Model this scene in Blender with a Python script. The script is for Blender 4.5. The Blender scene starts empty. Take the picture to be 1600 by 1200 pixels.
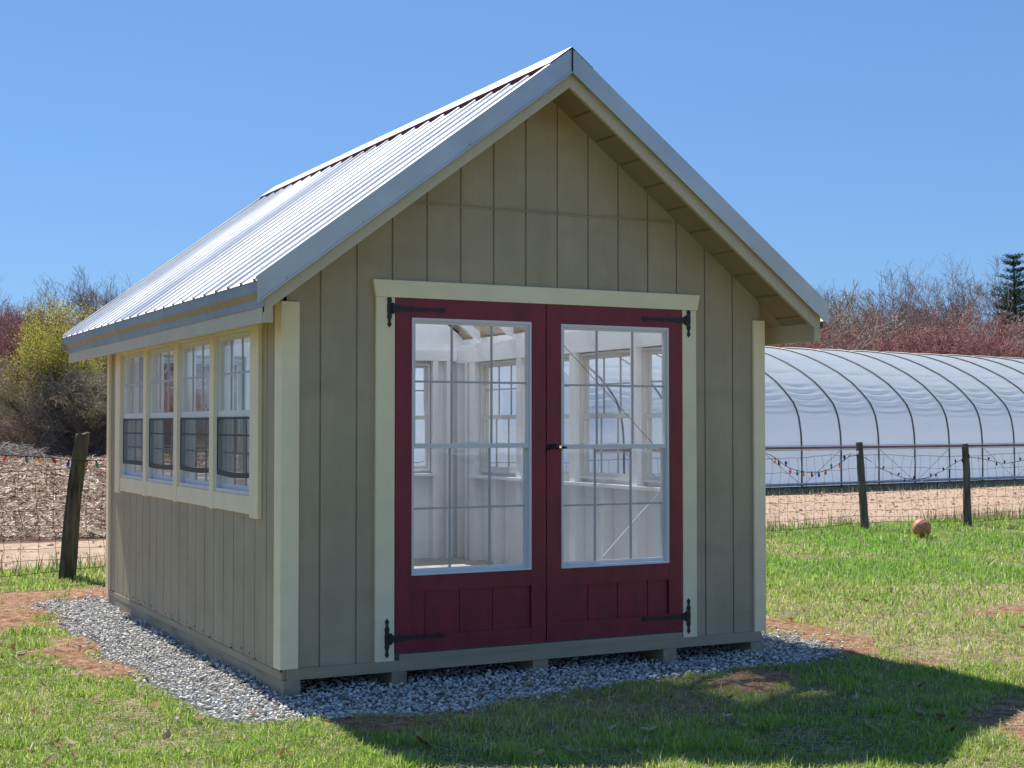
import bpy, math, random
import numpy as np
from mathutils import Vector, Matrix
sc = bpy.context.scene
R = math.radians

# ------------------------------------------------------------------ camera
CAM = Vector((-2.3734, -7.1714, 1.3712)); YAW = 0.47678; PITCH = 0.02892
cd = bpy.data.cameras.new('camera'); cam = bpy.data.objects.new('camera', cd)
sc.collection.objects.link(cam); sc.camera = cam
cam.location = CAM; cam.rotation_euler = (math.pi/2 + PITCH, 0, -YAW)
cd.sensor_width = 36; cd.lens = 36*2252.08/1600; cd.clip_start = .05; cd.clip_end = 2000

# ------------------------------------------------------------------ sky, sun, exposure
SUN = Vector((-.08, .72, 1)).normalized()
EL = math.asin(SUN.z); AZ = math.atan2(SUN.x, SUN.y)
w = bpy.data.worlds.new('World'); sc.world = w; w.use_nodes = True
nt = w.node_tree; bg = nt.nodes['Background']
sky = nt.nodes.new('ShaderNodeTexSky'); sky.sky_type = 'NISHITA'; sky.sun_disc = False
sky.sun_elevation = EL; sky.sun_rotation = AZ
sky.air_density = 1.0; sky.dust_density = 0.0; sky.ozone_density = 3.0; sky.altitude = 0
gm = nt.nodes.new('ShaderNodeGamma'); gm.inputs[1].default_value = .55; nt.links.new(sky.outputs[0], gm.inputs[0])
tn = nt.nodes.new('ShaderNodeMix'); tn.data_type = 'RGBA'; tn.blend_type = 'MULTIPLY'; tn.inputs[0].default_value = 1; tn.clamp_result = False
nt.links.new(gm.outputs[0], tn.inputs[6]); tn.inputs[7].default_value = (.44, .70, 1.09, 1)
nt.links.new(tn.outputs[2], bg.inputs[0]); bg.inputs[1].default_value = 0.12
sd = bpy.data.lights.new('sun', 'SUN'); sd.energy = 3.4; sd.angle = R(.53); sd.color = (1, .955, .88)
so = bpy.data.objects.new('sun', sd); sc.collection.objects.link(so)
so.rotation_euler = SUN.to_track_quat('Z', 'Y').to_euler()
sc.view_settings.view_transform = 'Standard'; sc.view_settings.look = 'None'
sc.view_settings.exposure = 1.1; sc.view_settings.gamma = 1
sc.cycles.max_bounces = 10; sc.cycles.diffuse_bounces = 5; sc.cycles.transparent_max_bounces = 24
sc.cycles.sample_clamp_indirect = 6

# ------------------------------------------------------------------ helpers
C = sc.collection
def tag(o, label=None, cat=None, group=None, kind=None):
    if label: o['label'] = label
    if cat: o['category'] = cat
    if group: o['group'] = group
    if kind: o['kind'] = kind
    return o
def empty(name, loc=(0,0,0), label=None, cat=None, group=None):
    o = bpy.data.objects.new(name, None); C.objects.link(o); o.location = loc
    o.empty_display_size = .2
    return tag(o, label, cat, group)
class MB:
    def __init__(s): s.v = []; s.f = []
    def add(s, vs, fs):
        b = len(s.v); s.v += [tuple(v) for v in vs]; s.f += [tuple(b+i for i in f) for f in fs]; return s
    def box(s, x0, x1, y0, y1, z0, z1):
        return s.add([(x0,y0,z0),(x1,y0,z0),(x1,y1,z0),(x0,y1,z0),(x0,y0,z1),(x1,y0,z1),(x1,y1,z1),(x0,y1,z1)],
              [(0,3,2,1),(4,5,6,7),(0,1,5,4),(1,2,6,5),(2,3,7,6),(3,0,4,7)])
    def hexa(s, p):   # 4 bottom + 4 top points
        return s.add(p, [(0,3,2,1),(4,5,6,7),(0,1,5,4),(1,2,6,5),(2,3,7,6),(3,0,4,7)])
    def prism(s, poly, fn, d0, d1):  # poly in 2D, fn(a,b,d)->xyz
        n = len(poly)
        vs = [fn(a,b,d0) for a,b in poly]+[fn(a,b,d1) for a,b in poly]
        return s.add(vs, [tuple(range(n))[::-1], tuple(range(n,2*n))]+[(i,(i+1)%n,n+(i+1)%n,n+i) for i in range(n)])
    def tube(s, pts, r, n=8, cap=True):
        pts = [Vector(p) for p in pts]; rs = r if isinstance(r,(list,tuple)) else [r]*len(pts)
        b = len(s.v); prev = None
        for i,p in enumerate(pts):
            t = (pts[min(i+1,len(pts)-1)]-pts[max(i-1,0)]).normalized()
            a = t.cross(Vector((0,0,1)) if abs(t.z)<.95 else Vector((1,0,0))).normalized() if prev is None else (prev-t*prev.dot(t)).normalized()
            prev = a; c = t.cross(a)
            for k in range(n):
                q = p+(a*math.cos(2*math.pi*k/n)+c*math.sin(2*math.pi*k/n))*rs[i]; s.v.append(tuple(q))
        for i in range(len(pts)-1):
            for k in range(n):
                s.f.append((b+i*n+k, b+i*n+(k+1)%n, b+(i+1)*n+(k+1)%n, b+(i+1)*n+k))
        if cap:
            s.f.append(tuple(b+k for k in range(n))[::-1]); s.f.append(tuple(b+(len(pts)-1)*n+k for k in range(n)))
        return s
    def build(s, name, mat, parent=None, smooth=False, loc=None, bevel=0):
        me = bpy.data.meshes.new(name); me.from_pydata(s.v, [], s.f); me.update()
        o = bpy.data.objects.new(name, me); C.objects.link(o); me.materials.append(mat)
        if smooth: me.polygons.foreach_set('use_smooth', [True]*len(me.polygons))
        if parent: o.parent = parent
        if loc: o.location = loc
        if bevel:
            m = o.modifiers.new('bevel','BEVEL'); m.width = bevel; m.segments = 2; m.limit_method='ANGLE'
        return o
def npmesh(name, V, F, mat, parent=None, col=None, smooth=False):
    """V (n,3), F (m,k) uniform polygons; col (n,3) point colours"""
    me = bpy.data.meshes.new(name); V = np.asarray(V,np.float32); F = np.asarray(F,np.int32)
    me.vertices.add(len(V)); me.vertices.foreach_set('co', V.ravel())
    k = F.shape[1]; me.loops.add(F.size); me.loops.foreach_set('vertex_index', F.ravel())
    me.polygons.add(len(F)); me.polygons.foreach_set('loop_start', np.arange(0,F.size,k,dtype=np.int32))
    me.polygons.foreach_set('loop_total', np.full(len(F),k,np.int32))
    if smooth: me.polygons.foreach_set('use_smooth', np.ones(len(F),bool))
    me.update(calc_edges=True)
    if col is not None:
        a = me.color_attributes.new('Col','FLOAT_COLOR','POINT')
        c = np.ones((len(V),4),np.float32); c[:,:3] = col; a.data.foreach_set('color', c.ravel())
    me.materials.append(mat)
    o = bpy.data.objects.new(name, me); C.objects.link(o)
    if parent: o.parent = parent
    return o

# ---- numpy value noise
_rs = np.random.RandomState(5); _tab = _rs.rand(256,256)
def vnoise(x, y):
    xi = np.floor(x).astype(int); yi = np.floor(y).astype(int); fx = x-xi; fy = y-yi
    fx = fx*fx*(3-2*fx); fy = fy*fy*(3-2*fy)
    g = lambda i,j: _tab[i%256, j%256]
    return (g(xi,yi)*(1-fx)+g(xi+1,yi)*fx)*(1-fy)+(g(xi,yi+1)*(1-fx)+g(xi+1,yi+1)*fx)*fy
def fbm(x, y, s, o=4):
    r = 0; a = .5; t = 0
    for i in range(o):
        r = r+a*vnoise(x*s+17.3*i, y*s+9.1*i); t += a; a *= .5; s *= 2.03
    return r/t
def sstep(a, b, x):
    t = np.clip((x-a)/(b-a),0,1); return t*t*(3-2*t)
def inpoly(x, y, poly):
    c = np.zeros(np.shape(x), bool); n = len(poly)
    for i in range(n):
        x1,y1 = poly[i]; x2,y2 = poly[(i+1)%n]
        if y1 == y2: continue
        cond = ((y1>y)!=(y2>y)) & (x < (x2-x1)*(y-y1)/(y2-y1)+x1); c ^= cond
    return c
def polydist(x, y, poly):
    d = np.full(np.shape(x), 1e9); n = len(poly)
    for i in range(n):
        x1,y1 = poly[i]; x2,y2 = poly[(i+1)%n]
        vx,vy = x2-x1,y2-y1; t = np.clip(((x-x1)*vx+(y-y1)*vy)/(vx*vx+vy*vy+1e-9),0,1)
        d = np.minimum(d, np.hypot(x-x1-t*vx, y-y1-t*vy))
    return np.where(inpoly(x,y,poly), -d, d)

# ---- materials
def mat_new(name):
    m = bpy.data.materials.new(name); m.use_nodes = True
    return m, m.node_tree.nodes, m.node_tree.links, m.node_tree.nodes['Principled BSDF']
def noise_node(N, L, scale=5, detail=4, stretch=None, coord='Object', rough=.55):
    tc = N.new('ShaderNodeTexCoord'); n = N.new('ShaderNodeTexNoise')
    n.inputs['Scale'].default_value = scale; n.inputs['Detail'].default_value = detail; n.inputs['Roughness'].default_value = rough
    mp = N.new('ShaderNodeMapping'); L.new(tc.outputs[coord], mp.inputs[0]); L.new(mp.outputs[0], n.inputs['Vector'])
    if stretch: mp.inputs['Scale'].default_value = stretch
    return n
def ramp(N, L, src, stops):
    r = N.new('ShaderNodeValToRGB'); e = r.color_ramp.elements
    while len(e) < len(stops): e.new(.5)
    for i,(p,c) in enumerate(stops): e[i].position = p; e[i].color = (*c,1)
    L.new(src, r.inputs[0]); return r
def paint(name, col, var=.12, rough=.55, scale=6, stretch=None, bump=.15, bscale=120, bstretch=None, spec=.4, metal=0, dirt=None):
    m,N,L,P = mat_new(name)
    n = noise_node(N,L,scale,5,stretch)
    c = np.array(col)
    r = ramp(N,L,n.outputs[0],[(.3,tuple(c*(1-var))),(.7,tuple(np.minimum(c*(1+var),1)))])
    out = r.outputs[0]
    if dirt:
        n3 = noise_node(N,L,2.2,6,(1,1,2.5)); f = ramp(N,L,n3.outputs[0],[(.5,(0,0,0)),(.75,(1,1,1))])
        mx = N.new('ShaderNodeMix'); mx.data_type='RGBA'; L.new(f.outputs[0], mx.inputs[0]); L.new(out, mx.inputs[6]); mx.inputs[7].default_value=(*dirt,1); out = mx.outputs[2]
    L.new(out, P.inputs['Base Color'])
    P.inputs['Roughness'].default_value = rough; P.inputs['Specular IOR Level'].default_value = spec; P.inputs['Metallic'].default_value = metal
    if bump:
        b = N.new('ShaderNodeBump'); b.inputs['Strength'].default_value = bump; b.inputs['Distance'].default_value = .004
        n2 = noise_node(N,L,bscale,4,bstretch); L.new(n2.outputs[0], b.inputs['Height']); L.new(b.outputs[0], P.inputs['Normal'])
    return m
def attr_mat(name, rough=.6, transl=0, var=.0, spec=.3):
    m,N,L,P = mat_new(name)
    a = N.new('ShaderNodeVertexColor'); a.layer_name='Col'; L.new(a.outputs[0], P.inputs['Base Color'])
    P.inputs['Roughness'].default_value = rough; P.inputs['Specular IOR Level'].default_value = spec
    if transl:
        t = N.new('ShaderNodeBsdfTranslucent'); L.new(a.outputs[0], t.inputs[0])
        mx = N.new('ShaderNodeMixShader'); mx.inputs[0].default_value = transl
        L.new(P.outputs[0], mx.inputs[1]); L.new(t.outputs[0], mx.inputs[2]); L.new(mx.outputs[0], N['Material Output'].inputs[0])
    return m
def glass_mat(name, tint=(.975,.985,.985), rough=0.0):
    m,N,L,P = mat_new(name); N.remove(P)
    t = N.new('ShaderNodeBsdfTransparent'); t.inputs[0].default_value = (*tint,1)
    g = N.new('ShaderNodeBsdfGlossy'); g.inputs['Roughness'].default_value = rough
    f = N.new('ShaderNodeFresnel'); ge = N.new('ShaderNodeNewGeometry'); mr = N.new('ShaderNodeMapRange'); L.new(ge.outputs['Backfacing'], mr.inputs[0])
    mr.inputs[3].default_value = 1.55; mr.inputs[4].default_value = 1/1.55; L.new(mr.outputs[0], f.inputs[0])
    b = N.new('ShaderNodeBump'); b.inputs['Strength'].default_value=.02; b.inputs['Distance'].default_value=.02
    n = noise_node(N,L,4,2); L.new(n.outputs[0], b.inputs['Height']); L.new(b.outputs[0], g.inputs['Normal'])
    mx = N.new('ShaderNodeMixShader'); L.new(f.outputs[0], mx.inputs[0]); L.new(t.outputs[0], mx.inputs[1]); L.new(g.outputs[0], mx.inputs[2])
    L.new(mx.outputs[0], N['Material Output'].inputs[0]); return m

M = {}
M['siding'] = paint('khaki_siding', (.435,.352,.235), .10, .62, 5, (1,1,.35), .7, 70, (1.6,1.6,.12), dirt=(.385,.305,.20))
M['sill'] = paint('khaki_board', (.385,.312,.205), .1, .6, 4, (.4,.4,3), .3, 60, (.3,.3,1.5))
M['soffit'] = paint('soffit_board_shaded', (.31,.245,.155), .1, .65, 5, (.35,1,1), .5, 70, (.2,1.6,1.6))  # siding paint with the overhang's shade put into the colour
M['trim'] = paint('cream_trim', (.93,.78,.52), .05, .5, 5, None, .12, 90, (1,1,.3))
M['fascia'] = paint('tan_fascia', (.58,.49,.345), .06, .5, 5, None, .12, 90)
M['door'] = paint('burgundy_paint', (.215,.013,.030), .2, .42, 9, (1,1,.4), .3, 90, (1,1,.25), spec=.45)
M['white'] = paint('white_interior', (.92,.935,.96), .02, .5, 4, None, .1, 60, dirt=(.87,.88,.90))
M['vinyl'] = paint('white_vinyl', (.72,.71,.71), .02, .3, 4, None, 0)
M['iron'] = paint('black_iron', (.012,.012,.014), .3, .42, 40, None, .3, 200, spec=.5)
M['chrome'] = paint('chrome', (.8,.8,.8), .02, .15, 4, None, 0, metal=1)
M['floor'] = paint('plywood_floor', (.40,.39,.37), .15, .7, 6, (4,.6,1), .1, 60)
M['foam'] = paint('maroon_foam', (.10,.012,.02), .2, .8)
M['skid'] = paint('painted_skid', (.37,.305,.205), .15, .7, 7, (3,.3,3), .5, 40, (3,.3,3), dirt=(.2,.16,.11))
M['screen_bar'] = paint('screen_bar', (.018,.02,.024), .1, .5, 4, None, 0)
M['foil'] = paint('wire', (.05,.035,.028), .4, .6, 20, None, 0, metal=.3)
M['glass'] = glass_mat('window_glass')
def metal_mat(name='galvalume',met=.9,ro=(.3,.46),k=.72):
    m,N,L,P = mat_new(name)
    n = noise_node(N,L,3,5,(1,1,1)); r = ramp(N,L,n.outputs[0],[(.3,(.62*k,.61*k,.59*k)),(.7,(.75*k,.74*k,.72*k))]); L.new(r.outputs[0],P.inputs['Base Color'])
    P.inputs['Metallic'].default_value=met
    n2 = noise_node(N,L,2.5,3,(1,6,1)); r2 = ramp(N,L,n2.outputs[0],[(.3,(ro[0],)*3),(.7,(ro[1],)*3)]); L.new(r2.outputs[0],P.inputs['Roughness'])
    b = N.new('ShaderNodeBump'); b.inputs['Strength'].default_value=.25; b.inputs['Distance'].default_value=.01
    n3 = noise_node(N,L,5,3,(1,3,1)); L.new(n3.outputs[0],b.inputs['Height']); L.new(b.outputs[0],P.inputs['Normal']); return m
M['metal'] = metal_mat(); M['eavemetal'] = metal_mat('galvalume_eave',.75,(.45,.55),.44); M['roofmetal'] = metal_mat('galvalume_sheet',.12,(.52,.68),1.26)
def screen_mat():
    m,N,L,P = mat_new('insect_screen'); P.inputs['Base Color'].default_value=(.03,.035,.04,1); P.inputs['Roughness'].default_value=.6
    t = N.new('ShaderNodeBsdfTransparent'); mx = N.new('ShaderNodeMixShader'); mx.inputs[0].default_value=.48
    L.new(t.outputs[0],mx.inputs[1]); L.new(P.outputs[0],mx.inputs[2]); L.new(mx.outputs[0],N['Material Output'].inputs[0]); return m
M['screen'] = screen_mat()
def poly_mat():
    m,N,L,P = mat_new('translucent_roofing'); P.inputs['Base Color'].default_value=(.8,.82,.84,1); P.inputs['Roughness'].default_value=.25
    t = N.new('ShaderNodeBsdfTranslucent'); n = noise_node(N,L,3,3); r = ramp(N,L,n.outputs[0],[(.3,(.93,.94,.95)),(.7,(.97,.98,.99))]); L.new(r.outputs[0],t.inputs[0])
    tr = N.new('ShaderNodeBsdfTransparent'); tr.inputs[0].default_value=(.9,.93,.95,1)
    m1 = N.new('ShaderNodeMixShader'); m1.inputs[0].default_value=.38; L.new(t.outputs[0],m1.inputs[1]); L.new(tr.outputs[0],m1.inputs[2])
    m2 = N.new('ShaderNodeMixShader'); m2.inputs[0].default_value=.93; L.new(P.outputs[0],m2.inputs[1]); L.new(m1.outputs[0],m2.inputs[2])
    L.new(m2.outputs[0],N['Material Output'].inputs[0]); return m
M['poly'] = poly_mat()  # unseen right slope, made translucent to let sunlight brighten the interior

# ================================================================== SHED
W_, D_ = 3.05, 4.25; XC = W_/2; PIT = .752
OH, BH, OV = .32, .62, .207
zs = lambda x: 3.275-PIT*abs(x-XC)          # soffit underside
zf = lambda x: 3.232-PIT*abs(x-XC)          # rake board lower edge
zm = lambda x: 3.425-PIT*abs(x-XC)          # metal
shed = empty('garden_shed', (XC,D_/2,0), 'khaki wooden garden shed with grey metal gable roof and burgundy glazed double doors', 'shed')
SH = -Vector((XC,D_/2,0))
def islands(mb):
    par = list(range(len(mb.v)))
    def find(i):
        while par[i] != i: par[i] = par[par[i]]; i = par[i]
        return i
    for f in mb.f:
        for a in f[1:]: par[find(a)] = find(f[0])
    out = {}
    for f in mb.f: out.setdefault(find(f[0]), []).append(f)
    res = []
    for fs in out.values():
        ids = sorted({i for f in fs for i in f}); mp = {i:k for k,i in enumerate(ids)}; m = MB()
        m.v = [mb.v[i] for i in ids]; m.f = [tuple(mp[i] for i in f) for f in fs]; res.append(m)
    return res
SPLIT = {'nail_heads','rim_board','interior_sill','corner_board_back','window_casing_back','stud'}
def sp(mb, name, mat, parent=shed, smooth=False, bevel=0):
    if name in SPLIT:
        for m in islands(mb): o = _sp(m, {'corner_board_back':'corner_board','window_casing_back':'window_casing','stud':'wall_stud','nail_heads':'nail_head'}.get(name,name), mat, parent, smooth, bevel)
        return o
    return _sp(mb, name, mat, parent, smooth, bevel)
def _sp(mb, name, mat, parent=shed, smooth=False, bevel=0):
    o = mb.build(name, mat, parent, smooth, None, bevel)
    if parent is shed: o.location = SH
    return o

def slab_wall(mb, s0, s1, zbot, ztop, openings, grooves, fn, gw=.010, gd=.009, th=.014, extra=()):
    """vertical boards between grooves; fn(s,z,d) with d outward"""
    br = {s0, s1}
    gset = []
    for g in grooves:
        if s0 < g-gw/2 and g+gw/2 < s1: gset.append((g-gw/2,g+gw/2)); br |= {g-gw/2,g+gw/2}
    for o in openings: br |= {o[0],o[1]}
    br |= set(extra); br = sorted(b for b in br if s0 <= b <= s1)
    for a,b in zip(br[:-1], br[1:]):
        if b-a < 1e-4: continue
        m = (a+b)/2; isg = any(g0 <= m <= g1 for g0,g1 in gset)
        spans = [(zbot, None)]
        for o in openings:
            if o[0] <= m <= o[1]:
                new = []
                for z0,z1 in spans: new += [(z0,o[2]),(o[3],z1)]
                spans = new
        do = -gd if isg else 0
        for z0,z1 in spans:
            za = ztop(a) if z1 is None else z1; zb = ztop(b) if z1 is None else z1
            if min(za,zb)-z0 < 1e-3: continue
            mb.hexa([fn(a,z0,do),fn(b,z0,do),fn(b,z0,-th),fn(a,z0,-th),fn(a,za,do),fn(b,zb,do),fn(b,zb,-th),fn(a,za,-th)])
front = lambda s,z,d: (s,-d,z)
left = lambda s,z,d: (-d,s,z)
right = lambda s,z,d: (W_+d,s,z)
back = lambda s,z,d: (s,D_+d,z)
GF = [.199+.2032*i for i in range(-1,16)]
GS = [.277+.2032*i for i in range(-2,22)]
CW = [.44+.857*i for i in range(5)]            # mullion centres, side windows
ZW0, ZW1 = .985, 1.905
side_open = [(CW[i]+.045, CW[i+1]-.045, ZW0, ZW1) for i in range(4)]
side_open[0] = (CW[0]+.075, CW[1]-.045, ZW0, ZW1); side_open[3] = (CW[3]+.045, CW[4]-.075, ZW0, ZW1)
back_open = [(.35,1.05,ZW0,ZW1),(2.02,2.70,ZW0,ZW1)]
DX0, DX1, DZ0, DZ1 = .614, 2.461, .157, 2.058
ZT = lambda s: zs(s)+.022
mb = MB(); slab_wall(mb, 0, W_, .112, ZT, [(DX0,DX1,.10,DZ1)], GF, front, extra=(XC,))
mb.box(.625,2.425,-.003,0,2.578,2.583)
sp(mb,'front_wall',M['siding'])
mb = MB()                                     # flashing between wall and gable panel
for z in (2.574,2.587): mb.box(.62,2.43,-.006,0,z,z+.006)
sp(mb,'gable_flashing',M['sill'])
zse = lambda s: zs(0)-.003
mb = MB(); slab_wall(mb, 0, D_, .10, zse, side_open, GS, left); sp(mb,'side_wall',M['siding'])
mb = MB(); slab_wall(mb, 0, D_, .10, zse, side_open, GS, right); sp(mb,'side_wall',M['siding'])
mb = MB(); slab_wall(mb, 0, W_, .112, ZT, back_open, GF, back, extra=(XC,)); sp(mb,'back_wall',M['siding'])
# white painted inner faces (liner) and framing
mb = MB(); slab_wall(mb, .02, W_-.02, .14, lambda s: zs(s)-.006, [(DX0,DX1,.10,DZ1)], GF, lambda s,z,d:(s,.0155-d,z), extra=(XC,), gw=.006, gd=-.0, th=.003)
sp(mb,'inner_lining',M['white'])
def inner(fn, L_, op, ztopf, ex=()):
    mb = MB(); slab_wall(mb, .02, L_-.02, .14, ztopf, op, GS, fn, gw=.005, gd=.0022, th=.006, extra=ex); return sp(mb,'inner_lining',M['white'])
inner(lambda s,z,d: (.0225+d*1,s,z), D_, side_open, lambda s: zs(0)-.006)
inner(lambda s,z,d: (W_-.0225-d,s,z), D_, side_open, lambda s: zs(0)-.006)
inner(lambda s,z,d: (s,D_-.0225-d,z), W_, back_open, lambda s: zs(s)-.006, (XC,))
mb = MB()
for sx in (0,1):
    X = (lambda a,b: (a,b)) if sx==0 else (lambda a,b: (W_-b,W_-a))
    x0,x1 = X(.0235,.105)
    for c in CW: mb.box(x0,x1,c-.042 if c not in (CW[0],CW[4]) else c-.05,c+.042 if c not in (CW[0],CW[4]) else c+.05,.181,1.9115)
    for k,c in enumerate(CW[:-1]): mb.box(x0,x1-.002 if sx==0 else x1,(c+.857/2)-.019,(c+.857/2)+.019,.181,.93)
    xa,xb = X(.0235,.107); mb.box(xa,xb,.03,D_-.03,1.912,2.065)        # header
    mb.box(xa,xb,.03,D_-.03,.140,.180)                                 # bottom plate
    for y in (.03,.25,D_-.28): mb.box(x0,x1,y,y+.038,.181,1.9115)
mb.box(.11,W_-.11,D_-.105,D_-.0235,1.93,2.02); mb.box(.11,W_-.11,D_-.105,D_-.0235,.14,.18)
for x in (.16,.29,1.06,1.27,1.68,1.95,2.71,2.84): mb.box(x,x+.05,D_-.103,D_-.0235,.181,1.929)
for x in (.75,1.5,2.25): mb.box(x,x+.038,D_-.103,D_-.0235,2.021,zs(x if x<XC else x+.038)-.03)
for x in (.54,2.47): mb.box(x,x+.05,.0225,.10,.14,2.10)
mb.box(.11,W_-.11,.0225,.10,2.101,2.19)
for xq in (.0225,W_-.107): mb.box(xq,xq+.0845,D_-.108,D_-.022,.182,1.9112)
sp(mb,'stud',M['white'])
mb = MB()                                      # interior sills
mb.box(.024,.135,CW[0],CW[4],.932,.955); mb.box(W_-.135,W_-.024,CW[0],CW[4],.932,.955)
for o in back_open: mb.box(o[0]-.03,o[1]+.03,D_-.13,D_-.024,.94,.962)
sp(mb,'interior_sill',M['white'])
mb = MB()                                      # rafters and collar ties
y = .15
while y < D_-.05:
    for sgn in (-1,1):
        a = [(XC+sgn*t) for t in (0.0,1.47)]
        mb.hexa([(a[0],y,zs(a[0])-.11),(a[1],y,zs(a[1])-.09),(a[1],y+.038,zs(a[1])-.09),(a[0],y+.038,zs(a[0])-.11),
                 (a[0],y,zs(a[0])-.004),(a[1],y,zs(a[1])-.004),(a[1],y+.038,zs(a[1])-.004),(a[0],y+.038,zs(a[0])-.004)])
    y += .61
sp(mb,'rafters',M['white'])
mb = MB(); xa,xb=W_-.06,XC+XC+OV-.004
mb.hexa([(xa,.014,zs(xa)),(xb,.014,zs(xb)),(xb,D_-.0145,zs(xb)),(xa,D_-.0145,zs(xa)),(xa,.014,zs(xa)+.1),(xb,.014,zs(xb)+.1),(xb,D_-.0145,zs(xb)+.1),(xa,D_-.0145,zs(xa)+.1)]); sp(mb,'soffit',M['siding'])
mb = MB(); mb.box(.032,W_-.032,.032,D_-.032,.112,.232); sp(mb,'floor',M['floor'])
mb = MB(); mb.box(.0,W_,.0015,.04,.066,.1115); mb.box(0,W_,D_-.04,D_,.066,.1115)
for k in range(9): mb.box(.0,W_,.45+k*.45,.488+k*.45,.066,.1115)
mb.box(.0,.04,.041,D_-.041,.067,.0995); mb.box(W_-.04,W_,.041,D_-.041,.067,.0995)
# front sill board
mb.box(0.02,W_-.02,-.024,-.001,.060,.118); mb.box(.64,2.45,-.026,-.0245,.118,.150)
sp(mb,'floor_frame',M['sill'],bevel=.002)
for x0,x1 in ((-.002,.09),(.599,.687),(1.452,1.55),(2.322,2.415),(2.955,3.052)):
    mb = MB(); mb.box(x0,x1,-.022 if x0>0.1 else -.026,D_,-.05,.0595 if 0.1<x0 else .0595); sp(mb,'skid',M['skid'],bevel=.004)
mb = MB(); mb.box(-.004,.036,.0,D_,.0605,.0985); mb.box(W_-.036,W_+.004,.0,D_,.0605,.0985); sp(mb,'rim_board',M['sill'])
# ---- corner boards
def post(x0,x1,y0,y1,z0,z1,core):
    mb = MB()
    mb.prism([(x0,y0),(x1,y0),(x1,y0+.019),(x0+.019,y0+.019),(x0+.019,y1),(x0,y1)] if core==0 else
             [(x0,y0),(x1,y0),(x1,y1),(x1-.019,y1),(x1-.019,y0+.019),(x0,y0+.019)], lambda a,b,d:(a,b,d), z0, z1)
    return sp(mb,'corner_board',M['trim'],bevel=.002)
post(-.0205,.079,-.0205,.089,.116,2.016,0); post(2.986,W_+.0205,-.0205,.089,.116,2.016,1)
mb = MB(); mb.box(-.0205,-.001,D_-.06,D_+.02,.105,2.0); mb.box(W_+.001,W_+.0205,D_-.06,D_+.02,.105,2.0); mb.box(-.001,.08,D_+.001,D_+.02,.105,2.0); mb.box(W_-.08,W_+.001,D_+.001,D_+.02,.105,2.0)
sp(mb,'corner_board_back',M['trim'])
# ---- door casing
mb = MB()
mb.prism([(.502,2.060),(2.566,2.060),(2.583,2.153),(.487,2.153)], front, .001, .030); sp(mb,'door_header',M['trim'],bevel=.002)
mb = MB(); mb.box(.505,.6135,-.021,-.001,.105,2.0595); sp(mb,'door_casing',M['trim'],bevel=.0015)
mb = MB(); mb.box(2.4625,2.561,-.021,-.001,.105,2.0595); sp(mb,'door_casing',M['trim'],bevel=.0015)

# ---- doors
def lin(mb,x0,x1,z0,z1,y0,y1): mb.box(x0,x1,y0,y1,z0,z1)
def hinge(parent, xp, zc, sgn, xs0, xs1, zstrap):
    """decorative strap hinge: plate on the casing with spear finials, tapered strap on the door"""
    mb = MB(); prof = [(.0,.105),(.012,.088),(.006,.072),(.008,.062),(.014,.045),(.010,.030),(.013,.018),(.013,-.018),(.010,-.030),(.014,-.045),(.008,-.062),(.006,-.072),(.012,-.088),(0,-.105)]
    poly = [(xp+a,zc+b) for a,b in prof]+[(xp-a,zc+b) for a,b in prof[::-1][1:-1]]
    mb.prism(poly, front, .0215, .0265)
    mb.tube([(xp+sgn*.018,-.03,zstrap-.03),(xp+sgn*.018,-.03,zstrap+.03)],.007,10)
    mb.box(min(xp+sgn*.008,xp+sgn*.03),max(xp+sgn*.008,xp+sgn*.03),-.030,-.0245,zstrap-.024,zstrap+.024)
    L_ = xs1-xs0
    st = [(0,.019),(.10,.019),(.2,.013),(.75,.008),(.86,.007),(.90,.014),(.95,.012),(1,.0)]
    poly = [(xs0+t*L_,zstrap+h) for t,h in st]+[(xs0+t*L_,zstrap-h) for t,h in st[::-1][1:]]
    mb.prism(poly, front, .0235, .0285)
    for bx,bz in ((xp,zc+.05),(xp,zc-.05),(xp,zc+.088),(xp,zc-.088)): mb.tube([(bx,-.0265,bz),(bx,-.0295,bz)],.0045,8)
    for t in (.06,.35,.6,.93): mb.tube([(xs0+t*L_,-.0285,zstrap),(xs0+t*L_,-.0315,zstrap)],.0045,8)
    return sp(mb,'hinge',M['iron'],parent)
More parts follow.
